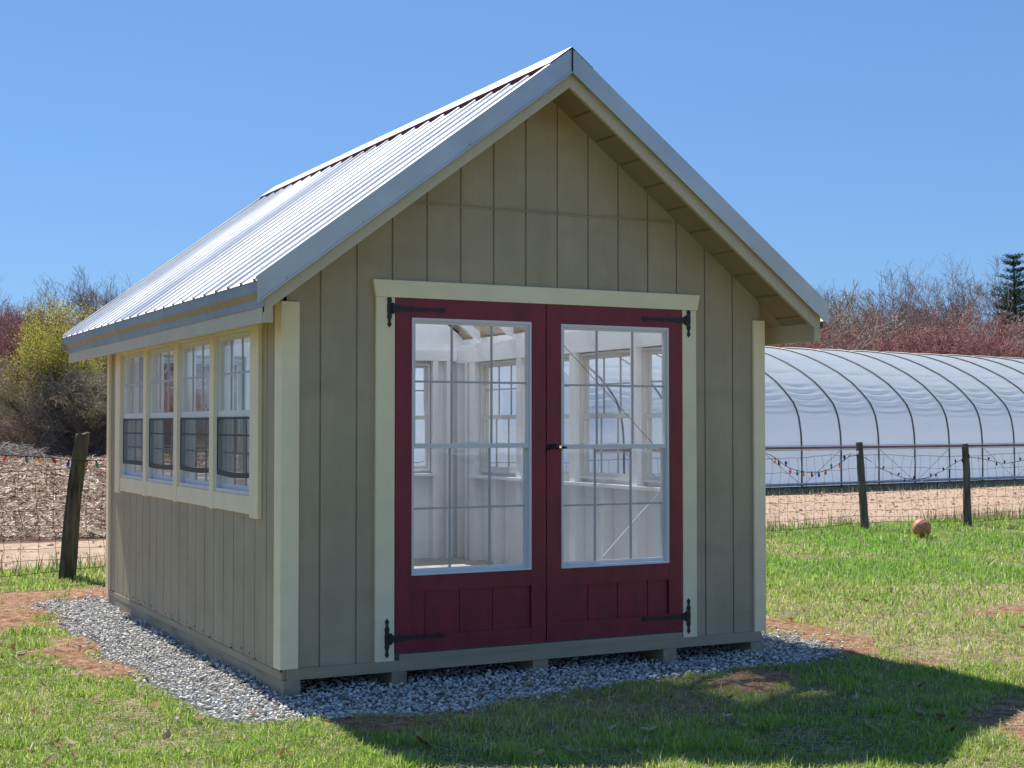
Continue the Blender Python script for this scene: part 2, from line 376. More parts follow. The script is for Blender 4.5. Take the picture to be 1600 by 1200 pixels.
def door(x0,x1,gx0,gx1,gz0,gz1,grooves,kick,mir):
    """slab with stiles and rails, recessed boarded kick panel, vinyl sash insert"""
    mb = MB(); y0,y1 = -.023,.012
    z0,z1 = .158,2.0555
    # stiles full height, rails between
    mb.box(x0,gx0-.001,y0,y1,z0,z1); mb.box(gx1+.001,x1,y0,y1,z0,z1)
    kz0,kz1 = kick
    mb.box(gx0-.0005,gx1+.0005,y0+.001,y1,gz1,z1-.0005); mb.box(gx0-.0005,gx1+.0005,y0+.001,y1,kz1,gz0); mb.box(gx0-.0005,gx1+.0005,y0+.001,y1,z0+.0005,kz0)
    xs = [gx0]+grooves+[gx1]
    for i,(a,b) in enumerate(zip(xs[:-1],xs[1:])):
        mb.box(a+(.004 if i else 0),b-(.004 if i<len(xs)-2 else 0),-.008,y1,kz0,kz1)
    mb.box(gx0,gx1,-.003,y1-.002,kz0,kz1)
    d = sp(mb,'door',M['door'])
    # sash insert
    s = MB(); f = .012
    A,B,Z0,Z1 = gx0+.0005,gx1-.0005,gz0+.0005,gz1-.0005
    s.box(A,A+f,-.029,.03,Z0,Z1); s.box(B-f,B,-.029,.03,Z0,Z1); s.box(A+f,B-f,-.0285,.0295,Z1-f-.004,Z1)
    s.prism([(-.032,Z0),(.03,Z0),(.03,Z0+f),(-.028,Z0+f)], lambda a,b,dd:(dd,a,b), A+f,B-f)
    zr = 1.262 if not mir else 1.252
    # upper sash (outer track)
    s.box(A+f,A+f+.012,-.018,.0,zr,Z1-f-.004); s.box(B-f-.012,B-f,-.018,.0,zr,Z1-f-.004); s.box(A+f+.012,B-f-.012,-.0175,-.0005,Z1-f-.019,Z1-f-.004)
    s.box(A+f,B-f,-.020,.002,zr-.014,zr+.012)
    # lower sash (inner track)
    s.box(A+f,A+f+.014,.004,.026,Z0+f,zr-.0145); s.box(B-f-.014,B-f,.004,.026,Z0+f,zr-.0145); s.box(A+f+.014,B-f-.014,.0045,.0255,Z0+f,Z0+f+.02)
    s.box(A+f,B-f,.003,.027,zr-.014,zr+.012)
    s.box((A+B)/2-.05,(A+B)/2+.05,.002,.02,zr+.0125,zr+.02)
    sp(s,'window_frame',M['vinyl'],d)
    g = MB(); wq=(B-A)/3; t=.0055
    for k in (1,2):
        g.box(A+k*wq-t,A+k*wq+t,-.0155,-.006,zr+.012,Z1-f-.019); g.box(A+k*wq-t,A+k*wq+t,.007,.0165,Z0+f+.02,zr-.0145)
    zu=(zr+Z1)/2+.002; zl=(zr+Z0)/2+.008
    for k in range(3):
        a=A+k*wq+(t if k else f+.012); b=A+(k+1)*wq-(t if k<2 else f+.012)
        g.box(a,b,-.0155,-.006,zu-t,zu+t); g.box(a,b,.007,.0165,zl-t,zl+t)
    sp(g,'glazing_bars',M['bars'],d)
    for (za,zb,yy) in ((zr+.012,Z1-f-.019,-.0105),(Z0+f+.02,zr-.0145,.0118)):
        p = MB(); p.add([(A+f,yy,za),(B-f,yy,za),(B-f,yy,zb),(A+f,yy,zb)],[(0,1,2,3)]); sp(p,'pane',M['glass'],d)
    return d
M['bars'] = paint('grey_vinyl_bars', (.46,.45,.46), .02, .35, 4, None, 0)
dl = door(.617,1.533,.710,1.440,.566,1.955,[.796,1.002,1.205],(.244,.478),0)
dr = door(1.541,2.458,1.632,2.360,.563,1.950,[1.815,2.012,2.218],(.262,.465),1)
hinge(dl,.580,2.002,1,.60,.912,2.0); hinge(dl,.570,.240,1,.60,.910,.236)
hinge(dr,2.505,2.002,-1,2.475,2.176,1.998); hinge(dr,2.498,.243,-1,2.475,2.17,.243)
mb = MB(); mb.tube([(1.552,-.024,1.25),(1.552,-.036,1.25)],.016,14); mb.tube([(1.552,-.036,1.25),(1.575,-.05,1.251),(1.628,-.05,1.249),(1.655,-.046,1.247)],[.010,.009,.009,.006],10)
mb.tube([(1.56,-.024,1.255),(1.60,-.026,1.255)],.012,8); h = sp(mb,'handle',M['iron'],dr,True)
mb = MB(); mb.tube([(1.607,-.0585,1.252),(1.607,-.0625,1.252)],.008,12); sp(mb,'keyhole',M['chrome'],dr)
mb = MB(); mb.tube([(1.705,.16,1.885),(2.37,.16,1.262)],.0018,6); sp(mb,'brace_wire',M['foil'],dr)
mb = MB(); mb.tube([(1.990,.12,.600),(2.420,.12,1.000)],.0055,8); sp(mb,'brace_rod',M['white'],dr)

# ---- side and back windows (frame, bars, panes, screen)
def window(fn, s0, s1, z0, z1, screen, sag=0., drop=1.107):
    def bx(mb, a,b,c,d,e,f):   # s0,s1,z0,z1,dout0,dout1
        P=[fn(a,c,e),fn(b,c,e),fn(b,c,f),fn(a,c,f),fn(a,d,e),fn(b,d,e),fn(b,d,f),fn(a,d,f)]; mb.hexa(P)
    mb = MB(); f=.016
    bx(mb,s0,s0+f,z0,z1,.004,-.06); bx(mb,s1-f,s1,z0,z1,.004,-.06); bx(mb,s0+f,s1-f,z1-f,z1,.0035,-.0595); bx(mb,s0+f,s1-f,z0,z0+f+.004,.010,-.0595)
    zr = 1.442; g=.022
    bx(mb,s0+f,s0+f+g,zr,z1-f,-.006,-.022); bx(mb,s1-f-g,s1-f,zr,z1-f,-.006,-.022); bx(mb,s0+f+g,s1-f-g,z1-f-.022,z1-f,-.0065,-.0215); bx(mb,s0+f,s1-f,zr-.018,zr+.018,-.004,-.024)
    bx(mb,s0+f,s0+f+g,z0+f,zr-.018,-.028,-.046); bx(mb,s1-f-g,s1-f,z0+f,zr-.018,-.028,-.046); bx(mb,s0+f+g,s1-f-g,z0+f+.0045,z0+f+.03,-.0285,-.0455); bx(mb,s0+f,s1-f,zr-.018,zr+.014,-.0265,-.047)
    wdw = sp(mb,'window',M['vinyl'])
    b = MB(); A=s0+f+g; B=s1-f-g; t=.006; wq=(B-A)/3
    zu=(zr+z1)/2-.0; zl=(zr+z0)/2+.0
    for k in (1,2):
        bx(b,A+k*wq-t,A+k*wq+t,zr+.018,z1-f-.022,-.0095,-.0185); bx(b,A+k*wq-t,A+k*wq+t,z0+f+.03,zr-.018,-.0325,-.0415)
    for k in range(3):
        a=A+k*wq+(t if k else 0); c=A+(k+1)*wq-(t if k<2 else 0)
        bx(b,a,c,zu-t,zu+t,-.0095,-.0185); bx(b,a,c,zl-t,zl+t,-.0325,-.0415)
    sp(b,'glazing_bars',M['bars'],wdw)
    for (za,zb,dd) in ((zr+.018,z1-f-.022,-.014),(z0+f+.03,zr-.018,-.037)):
        p = MB(); p.add([fn(A-.004,za,dd),fn(B+.004,za,dd),fn(B+.004,zb,dd),fn(A-.004,zb,dd)],[(0,1,2,3)]); sp(p,'pane',M['glass'],wdw)
    if screen:
        p = MB(); q=.016
        bx(p,s0+f+.001,s0+f+q*.6,drop,zr-.02,.001,-.003); bx(p,s1-f-q*.6,s1-f-.001,drop,zr-.02,.001,-.003); bx(p,s0+f+q*.6,s1-f-q*.6,zr-.034,zr-.0205,.001,-.0028)
        n=8
        for i in range(n):                      # bowed lower bar
            a=s0+f+.001+(s1-s0-2*f-.002)*i/n; c=s0+f+.001+(s1-s0-2*f-.002)*(i+1)/n
            za=drop-sag*math.sin(math.pi*i/n); zc=drop-sag*math.sin(math.pi*(i+1)/n)
            p.hexa([fn(a,za-.030,.001),fn(c,zc-.030,.001),fn(c,zc-.030,-.004),fn(a,za-.030,-.004),fn(a,za,.001),fn(c,zc,.001),fn(c,zc,-.004),fn(a,za,-.004)])
        bx(p,s0+f+q*.6,s1-f-q*.6,1.312,1.322,-.0005,-.0025)
        fr = sp(p,'screen_frame',M['screen_bar'],wdw)
        p = MB(); p.add([fn(s0+f+.003,drop-.005,-.0015),fn(s1-f-.003,drop-.005,-.0015),fn(s1-f-.003,zr-.022,-.0015),fn(s0+f+.003,zr-.022,-.0015)],[(0,1,2,3)])
        sp(p,'insect_screen',M['screen'],wdw)
    return wdw
rng = random.Random(3)
for i,o in enumerate(side_open): window(left,*o,True,[.012,.010,.006,.0][i],1.115+[0,.004,-.002,.004][i])
for o in side_open: window(right,*o,False)
for o in back_open: window(back,*o,False)
# exterior casing of the side window banks
for fn in (left,right):
    mb = MB()
    def bx(a,b,c,d,e,f): mb.hexa([fn(a,c,e),fn(b,c,e),fn(b,c,f),fn(a,c,f),fn(a,d,e),fn(b,d,e),fn(b,d,f),fn(a,d,f)])
    for k,c in enumerate(CW):
        if k in (0,4):
            a,b = (.36,.515) if k==0 else (3.80,3.955)
            bx(a,b,.868,1.925,.001,.024)
        else: bx(c-.045,c+.045,.878,1.925,.001,.020)
    for k in range(4):
        a=CW[k]+(.045 if k else .075); b=CW[k+1]-(.045 if k<3 else .075)
        bx(a,b,.884,ZW0-.001,.001,.017)
        bx(a,b,ZW1+.001,1.925,.001,.017)
    sp(mb,'window_casing',M['trim'],bevel=.0015)
mb = MB()
for o in back_open:
    mb.box(o[0]-.07,o[0],D_+.001,D_+.02,o[2]-.07,o[3]+.07); mb.box(o[1],o[1]+.07,D_+.001,D_+.02,o[2]-.07,o[3]+.07)
    mb.box(o[0],o[1],D_+.001,D_+.02,o[3],o[3]+.07); mb.box(o[0],o[1],D_+.001,D_+.02,o[2]-.07,o[2])
sp(mb,'window_casing_back',M['trim'])

# ---- roof deck (grooved soffit) : overhangs khaki with painted shade, inside white
def deck(name, mat, y0, y1, th, gd=.016, sides=(-1,1)):
    mb = MB()
    for sgn in sides:
        a = .015 if False else 0.0; step=.1630; off=.183; edges=[0]+[off+step*i for i in range(0,10) if off+step*i < XC+OV-.01]+[XC+OV-.002]
        for i,(p,q) in enumerate(zip(edges[:-1],edges[1:])):
            g=.0065; p2 = p+(g if i else 0); q2 = q-(g if i<len(edges)-2 else 0)
            def hx(u,v,dz):
                xa,xb = XC+sgn*u, XC+sgn*v
                P=[(xa,y0,zs(xa)+dz),(xb,y0,zs(xb)+dz),(xb,y1,zs(xb)+dz),(xa,y1,zs(xa)+dz),(xa,y0,zs(xa)+th),(xb,y0,zs(xb)+th),(xb,y1,zs(xb)+th),(xa,y1,zs(xa)+th)]
                mb.hexa(P)
            hx(p2,q2,0)
            if i<len(edges)-2: hx(q2,q2+2*g,gd)
    return sp(mb,name,mat)
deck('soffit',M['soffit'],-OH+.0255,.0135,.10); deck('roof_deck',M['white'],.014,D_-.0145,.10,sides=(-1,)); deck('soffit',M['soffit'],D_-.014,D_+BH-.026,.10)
def vbox(mb, u0,u1, y0,y1, lo, hi, sides=(-1,1)):   # sloped board between functions lo(x), hi(x)
    for sgn in sides:
        xa,xb = XC+sgn*u0, XC+sgn*u1
        mb.hexa([(xa,y0,lo(xa)),(xb,y0,lo(xb)),(xb,y1,lo(xb)),(xa,y1,lo(xa)),(xa,y0,hi(xa)),(xb,y0,hi(xb)),(xb,y1,hi(xb)),(xa,y1,hi(xa))])
for sgn in (-1,1):
    for (ya,yb) in ((-OH,-OH+.025),(D_+BH-.025,D_+BH)):
        mb = MB(); vbox(mb,0,XC+OV,ya,yb,zf,lambda x: zm(x)-.03,(sgn,))
        # plumb tail down to the eave board
        xt = XC+sgn*(XC+OV); xa,xb = sorted((xt, xt-sgn*.045)); mb.box(xa,xb,ya+.001,yb-.001,1.880,zf(xt-sgn*.045)+.02)
        sp(mb,'rake_board',M['fascia'],bevel=.001)
# eave boards, lower soffit returns
for sgn in (-1,1):
    xt = XC+sgn*(XC+OV); xa,xb = sorted((xt+sgn*.002,xt-sgn*.022)); mb = MB(); mb.box(xa,xb,-OH+.026,D_+BH-.026,1.881,2.045); sp(mb,'eave_board',M['fascia'])

# ---- roofing: ribbed sheets, metal left, translucent right
def rib(y):
    p = (y+.10)%.2286; h = 0
    if p < .045: h = .014*min(1,min(p,.045-p)/.012)
    for c in (.105,.165):
        d = abs(p-c)
        if d < .012: h = max(h,.003*(1-d/.012))
    return h
NY=Vector
def sheet(sgn):
    ys=[]; y=-OH-.018
    while y < D_+BH+.018: ys.append(y); y+=.0057
    us=np.linspace(.045,XC+OV+.045,9); V=[];F=[]; nrm=np.array([sgn*PIT,1])/math.hypot(PIT,1)
    rr=np.random.RandomState(7+sgn)
    for j,u in enumerate(us):
        for y in ys:
            h=rib(y)
            x=XC+sgn*u; z=zm(x)-.006; V.append((x+nrm[0]*h,y,z+nrm[1]*h))
    n=len(ys)
    for j in range(len(us)-1):
        for i in range(n-1):
            a=j*n+i; F.append((a,a+1,a+n+1,a+n))
    mb=MB(); mb.v=V; mb.f=F
    if sgn<0:
        yy=-.09+.052
        while yy<D_+BH:
            for u in (.22,.62,1.02,1.42,1.66):
                x=XC+sgn*(u+rr.uniform(-.01,.01)); mb.tube([(x,yy,zm(x)-.006),(x+nrm[0]*.006,yy,zm(x)-.006+nrm[1]*.006)],.006,6)
            yy+=.2286
    o=sp(mb,'roof_panel',M['roofmetal'] if sgn<0 else M['poly'],smooth=False)
    if sgn<0: s=o.modifiers.new('s','SOLIDIFY'); s.thickness=.0015
    return o
for s in (-1,1):
    rp = sheet(s)
# screws on left sheet are tiny; ridge cap, foam, rake and eave flashing
capz=.026
for sgn in (-1,1):
    mb=MB(); vbox(mb,0,.135,-OH-.021,D_+BH+.02,lambda x: zm(x)+capz-.001,lambda x: zm(x)+capz+.0015,(sgn,)); 
    pass
    sp(mb,'ridge_cap',M['metal'])
    mb=MB(); vbox(mb,.10,.133,-OH-.014,D_+BH+.013,lambda x: zm(x)-.006,lambda x: zm(x)+capz-.0015,(sgn,)); sp(mb,'foam_closure',M['foam'])
    for (ya,yb) in ((-OH-.0255,-OH-.022),(D_+BH+.022,D_+BH+.0255)):
        mb=MB(); vbox(mb,0,XC+OV+.043,ya,yb,lambda x: zm(x)-.112,lambda x: zm(x)+.016,(sgn,))
        # hemmed lower edge kicked outward and top flange over the sheet
        o_=-1 if ya<0 else 1
        e0=min(ya,yb) if o_<0 else max(ya,yb)
        vbox(mb,0,XC+OV+.043,min(e0,e0+o_*.007),max(e0,e0+o_*.007),lambda x: zm(x)-.119,lambda x: zm(x)-.109,(sgn,))
        i0,i1=(ya-.0,ya+.05) if o_<0 else (yb-.05,yb)
        vbox(mb,.02,XC+OV+.043,i0,i1,lambda x: zm(x)+.0165,lambda x: zm(x)+.0185,(sgn,))
        for u in (.62,1.22,1.62):
            xx=XC+sgn*u; mb.tube([(xx,e0,zm(xx)-.10),(xx,e0+o_*.006,zm(xx)-.10)],.006,8)
        sp(mb,'rake_flashing',M['metal'])
    xt=XC+sgn*(XC+OV+.004)
    for (ya,yb) in ((-OH-.0215,1.55),(1.556,D_+BH+.0215)):
        mb=MB(); P=[(.034,2.083),(.034,2.030),(.003,1.998),(.003,1.958),(.001,1.956),(.001,1.999),(.031,2.031),(.031,2.083)]
        if ya<0: P=[(a,b) for a,b in P]
        mb.prism([(xt+sgn*a,b) for a,b in P], lambda a,b,d:(a,d,b), ya,yb); 
        o=sp(mb,'eave_flashing',M['eavemetal'])
mb=MB(); mb.box(XC-.0018,XC+.0018,-OH-.034,-OH-.0262,zm(XC)-.118,zm(XC)+.018); sp(mb,'apex_seam',M['iron'])
# nails, soffit light-coloured screw heads
mb=MB()
for (y,z) in ((.19,1.93),(.23,1.925),(3.9,1.9)): mb.tube([(-.001,y,z),(-.006,y,z)],.006,8)
for k in range(22): 
    y=.18+k*.19+rng.uniform(-.03,.03); mb.tube([(-.001,y,.125+rng.uniform(-.008,.01)),(-.003,y,.125)],.003,6)
sp(mb,'nail_heads',M['foil'])

# ================================================================== GROUND
GRAVEL=[(-.36,4.62),(-.56,4.3),(-.50,3.6),(-.60,3.0),(-.52,2.2),(-.60,1.6),(-.53,.85),(-.58,.3),(-.47,-.25),(-.50,-.56),(-.25,-.74),(0.05,-.82),(.35,-.86),(.63,-.93),(.80,-.80),(1.1,-.70),(1.6,-.60),(2.1,-.52),(2.6,-.42),(3.0,-.46),(3.42,-.34),(3.62,.1),(3.58,.7),(3.62,2.0),(3.55,3.4),(3.6,4.6),(1.5,4.7)]
SOIL=[[(-.3,4.55),(-.3,5.25),(.6,5.3),(3.9,5.0),(3.6,4.5)],
      [(-.3,4.5),(-.2,5.3),(-1.0,5.25),(-2.6,5.0),(-3.0,3.6),(-2.4,2.6),(-1.0,2.95),(-.62,3.0),(-.5,3.6)],
      [(-.52,2.3),(-.75,2.4),(-.95,1.9),(-.88,1.3),(-.72,.75),(-.55,.8),(-.58,1.6)],
      [(2.60,-2.35),(3.1,-1.9),(4.2,-2.2),(4.0,-3.4),(2.6,-3.2),(2.35,-2.75)],
      [(-.3,-.78),(.1,-.86),(.55,-.98),(.35,-1.45),(-.05,-1.2)],
      [(3.45,-.35),(3.7,.2),(3.72,1.6),(3.95,1.2),(4.0,.2),(3.6,-.8)],
      [(5.1,.55),(6.4,.95),(7.6,1.1),(7.7,.75),(6.2,.45)],
      [(2.0,-.62),(2.9,-.55),(2.7,-.95),(2.1,-1.15)]]
DRY_LIT=[[(.55,-.95),(2.0,-.62),(2.5,-1.0),(2.6,-1.6),(1.9,-1.55),(1.2,-1.5),(.6,-1.4)],  # sunlight patches painted as pale straw, over some bare tan ground
     [(3.7,1.7),(6,2.1),(9,2.2),(9,-.5),(6,-2.0),(3.6,-1.0),(3.6,0)]]
def masks(x,y):
    wob=(fbm(x,y,3.2)-.5)*.42; wob2=(fbm(x+40,y,1.1)-.5)*1.2
    grav=polydist(x,y,GRAVEL)+(fbm(x+9,y+3,6)-.5)*.16
    soil=np.full(np.shape(x),9.)
    for p in SOIL: soil=np.minimum(soil,polydist(x,y,p))
    soil=soil+wob*1.3
    dry=np.full(np.shape(x),9.)  # straw areas and the painted sunlight patches
    for p in DRY_LIT: dry=np.minimum(dry,polydist(x,y,p))
    dry=dry+wob2
    return grav,soil,dry
LAWN_Y=lambda x: np.interp(x,[-30,-3,2,6,9,13,30],[6.7,6.75,6.95,7.5,7.95,8.35,9.2])
def lawn_sheet():
    st=.045; xs=np.arange(-7,18.01,st); ys=np.arange(-9,9.6,st); X,Y=np.meshgrid(xs,ys)
    g,s,d=masks(X,Y)
    Z=(fbm(X,Y,1.3)-.5)*.035+(fbm(X+5,Y,7)-.5)*.022
    Z+=.028*sstep(.1,-.15,s)*(fbm(X,Y,4,5)-.15)-.03*sstep(.05,-.12,g)
    Z=np.where((X>-.05)&(X<3.1)&(Y>-.05)&(Y<4.3),-.04,Z)
    ms=sstep(.06,-.06,s); md=sstep(.25,-.35,d); mt=fbm(X+77,Y+31,.9,3)
    keep=Y<LAWN_Y(X)+.35
    col=np.stack([ms,md,mt],-1).reshape(-1,3)
    nx=len(xs); I=np.arange(X.size).reshape(X.shape); q=np.stack([I[:-1,:-1],I[:-1,1:],I[1:,1:],I[1:,:-1]],-1).reshape(-1,4)
    kk=keep[:-1,:-1].ravel(); q=q[kk]
    m,N,L,P=mat_new('lawn_ground'); a=N.new('ShaderNodeVertexColor'); a.layer_name='Col'; se=N.new('ShaderNodeSeparateColor'); L.new(a.outputs[0],se.inputs[0])
    def mix(f,A,B):
        x=N.new('ShaderNodeMix'); x.data_type='RGBA'
        L.new(f,x.inputs[0])
        for k,v in ((6,A),(7,B)):
            if isinstance(v,tuple): x.inputs[k].default_value=(*v,1)
            else: L.new(v,x.inputs[k])
        return x.outputs[2]
    n1=noise_node(N,L,14,6); n2=noise_node(N,L,90,8,rough=.7); n3=noise_node(N,L,3,5)
    thatch=ramp(N,L,n2.outputs[0],[(.3,(.13,.095,.05)),(.6,(.44,.36,.20))]).outputs[0]
    green=ramp(N,L,n1.outputs[0],[(.3,(.09,.12,.03)),(.7,(.20,.23,.06))]).outputs[0]
    f=ramp(N,L,n3.outputs[0],[(.42,(0,)*3),(.62,(1,)*3)]).outputs[0]
    base=mix(f,green,thatch)
    hf=N.new('ShaderNodeMath'); hf.operation='MULTIPLY'; hf.inputs[1].default_value=.6; L.new(se.outputs[1],hf.inputs[0]); base=mix(hf.outputs[0],base,thatch)
    soil=ramp(N,L,n1.outputs[0],[(.3,(.17,.075,.04)),(.5,(.36,.19,.11)),(.72,(.50,.33,.22))]).outputs[0]
    base=mix(se.outputs[0],base,soil)
    L.new(base,P.inputs['Base Color']); P.inputs['Roughness'].default_value=.95; P.inputs['Specular IOR Level'].default_value=.1
    b=N.new('ShaderNodeBump'); b.inputs['Strength'].default_value=.7; b.inputs['Distance'].default_value=.03; L.new(n2.outputs[0],b.inputs['Height']); L.new(b.outputs[0],P.inputs['Normal'])
    V=np.stack([X,Y,Z],-1).reshape(-1,3)
    o=npmesh('lawn',V,q,m,col=col,smooth=True); tag(o,kind='structure'); return o
lawn_sheet()
def gz(x,y):
    g,s,d=masks(x,y)
    return (fbm(x,y,1.3)-.5)*.035+(fbm(x+5,y,7)-.5)*.022+.028*sstep(.1,-.15,s)*(fbm(x,y,4,5)-.15)-.03*sstep(.05,-.12,g)

def plain(name, pts_fn, mat, z):  # polygon sheet
    mb=MB(); mb.add([(x,y,z) for x,y in pts_fn],[tuple(range(len(pts_fn)))]); o=mb.build(name,mat); tag(o,kind='structure'); return o
def rough_mat(name,stops,scale,bump,bdist,bscale,stretch=None):
    m,N,L,P=mat_new(name); n=noise_node(N,L,scale,7,stretch,rough=.62); r=ramp(N,L,n.outputs[0],stops); 
    nn=noise_node(N,L,scale*9,4); mx=N.new('ShaderNodeMix'); mx.data_type='RGBA'; mx.blend_type='OVERLAY'; mx.inputs[0].default_value=.55
    L.new(r.outputs[0],mx.inputs[6]); L.new(nn.outputs[0],mx.inputs[7]); L.new(mx.outputs[2],P.inputs['Base Color'])
    P.inputs['Roughness'].default_value=.95; P.inputs['Specular IOR Level'].default_value=.1
    b=N.new('ShaderNodeBump'); b.inputs['Strength'].default_value=bump; b.inputs['Distance'].default_value=bdist
    n2=noise_node(N,L,bscale,6); L.new(n2.outputs[0],b.inputs['Height']); L.new(b.outputs[0],P.inputs['Normal']); return m
M['ground']=rough_mat('meadow_ground',[(.35,(.10,.13,.04)),(.6,(.28,.24,.12))],.6,.6,.1,9)
M['track']=rough_mat('sandy_track',[(.3,(.36,.25,.17)),(.7,(.47,.345,.245))],.8,.5,.03,6,(.5,2.2,1))
M['field']=rough_mat('stubble_soil',[(.3,(.09,.05,.038)),(.55,(.17,.105,.075)),(.75,(.28,.19,.13))],1.6,.9,.12,7)
M['verge']=rough_mat('dry_verge',[(.35,(.30,.27,.15)),(.65,(.46,.38,.24))],.7,.7,.08,8)
M['weeds']=rough_mat('grey_weeds',[(.3,(.13,.13,.09)),(.7,(.30,.28,.20))],2.5,.9,.08,12)
plain('ground',[(-400,-300),(500,-300),(500,600),(-400,600)],M['ground'],-.075)
plain('corn_field',[(-60,10.2),(-10,10.35),(2,10.5),(6,11.2),(9,13),(11,15.5),(14,40),(30,66),(-60,66)],M['field'],-.02)
plain('dirt_track',[(-60,6.2),(-5,6.4),(3,6.6),(7,7.2),(10,7.7),(14,8.1),(40,9.5),(60,10.5),(60,20),(26,17.4),(17.5,16.2),(13,15.6),(10,15.4),(8.5,13.3),(5.5,11.25),(1.5,10.6),(-10,10.45),(-60,10.3)],M['track'],-.012)
plain('dry_verge',[(-60,60),(4,56),(30,52),(60,48),(60,75),(-60,75)],M['verge'],-.004)
plain('weedy_margin',[(10.5,15.6),(13,15.5),(17.5,16.15),(26,17.3),(60,21.5),(60,24),(11,17.2)],M['weeds'],-.006)

# ---- gravel stones
def gravel():
    rs=np.random.RandomState(11)
    n=62000; x=rs.uniform(-.75,3.8,n); y=rs.uniform(-1.1,4.9,n)
    g,s,d=masks(x,y); under=(x>.25)&(x<2.9)&(y>.5)&(y<4.1)
    vis=~under; edge=rs.rand(n)
    k=(g<-.02+.22*edge**9)&vis; x=x[k];y=y[k]; n=len(x)
    ico=[]; ph=(1+5**.5)/2
    iv=np.array([(-1,ph,0),(1,ph,0),(-1,-ph,0),(1,-ph,0),(0,-1,ph),(0,1,ph),(0,-1,-ph),(0,1,-ph),(ph,0,-1),(ph,0,1),(-ph,0,-1),(-ph,0,1)],float); iv/=np.linalg.norm(iv[0])
    iff=np.array([(0,11,5),(0,5,1),(0,1,7),(0,7,10),(0,10,11),(1,5,9),(5,11,4),(11,10,2),(10,7,6),(7,1,8),(3,9,4),(3,4,2),(3,2,6),(3,6,8),(3,8,9),(4,9,5),(2,4,11),(6,2,10),(8,6,7),(9,8,1)])
    sz=(.0065+.010*rs.rand(n)**1.6)[:,None]*np.stack([np.ones(n),rs.uniform(.45,.85,n),rs.uniform(.3,.6,n)],-1)
    V=iv[None]*(1+rs.uniform(-.3,.25,(n,12,1)))
    V=V*sz[:,None,:]
    a=rs.uniform(0,6.28,n); t=rs.normal(0,.45,n); ca,sa=np.cos(a),np.sin(a); ct,st=np.cos(t),np.sin(t)
    X=V[...,0]*ct[:,None]+V[...,2]*st[:,None]; Z=-V[...,0]*st[:,None]+V[...,2]*ct[:,None]; Y=V[...,1]
    X,Y=X*ca[:,None]-Y*sa[:,None],X*sa[:,None]+Y*ca[:,None]
    zz=gz(x,y)+rs.uniform(.002,.03,n)
    P=np.stack([X+x[:,None],Y+y[:,None],Z+zz[:,None]],-1).reshape(-1,3)
    F=(iff[None]+(np.arange(n)*12)[:,None,None]).reshape(-1,3)
    base=rs.uniform(.36,.84,n)[:,None]*np.array([[1,.97,.90]])*(1+rs.normal(0,.03,(n,3)))
    warm=rs.rand(n)<.06; base[warm]*=np.array([1.1,.85,.65])
    col=np.repeat(base,12,0)
    o=npmesh('gravel',P,F,attr_mat('gravel_stone',.8),col=col); tag(o,'pad of crushed grey gravel around the base of the shed','gravel',kind='stuff')
gravel()
M['gbase']=rough_mat('gravel_base',[(.35,(.10,.10,.095)),(.6,(.26,.255,.24))],30,.9,.02,60)
def gravel_base():
    st=.05; xs=np.arange(-.9,4.0,st); ys=np.arange(-1.2,5.0,st); X,Y=np.meshgrid(xs,ys); g,s,d=masks(X,Y); Z=gz(X,Y)+.006-.03*sstep(-.04,.06,g)
    I=np.arange(X.size).reshape(X.shape); q=np.stack([I[:-1,:-1],I[:-1,1:],I[1:,1:],I[1:,:-1]],-1).reshape(-1,4); q=q[(g[:-1,:-1]<.06).ravel()]
    o=npmesh('gravel_bed',np.stack([X,Y,Z],-1).reshape(-1,3),q,M['gbase'],smooth=True); tag(o,kind='structure')
gravel_base()

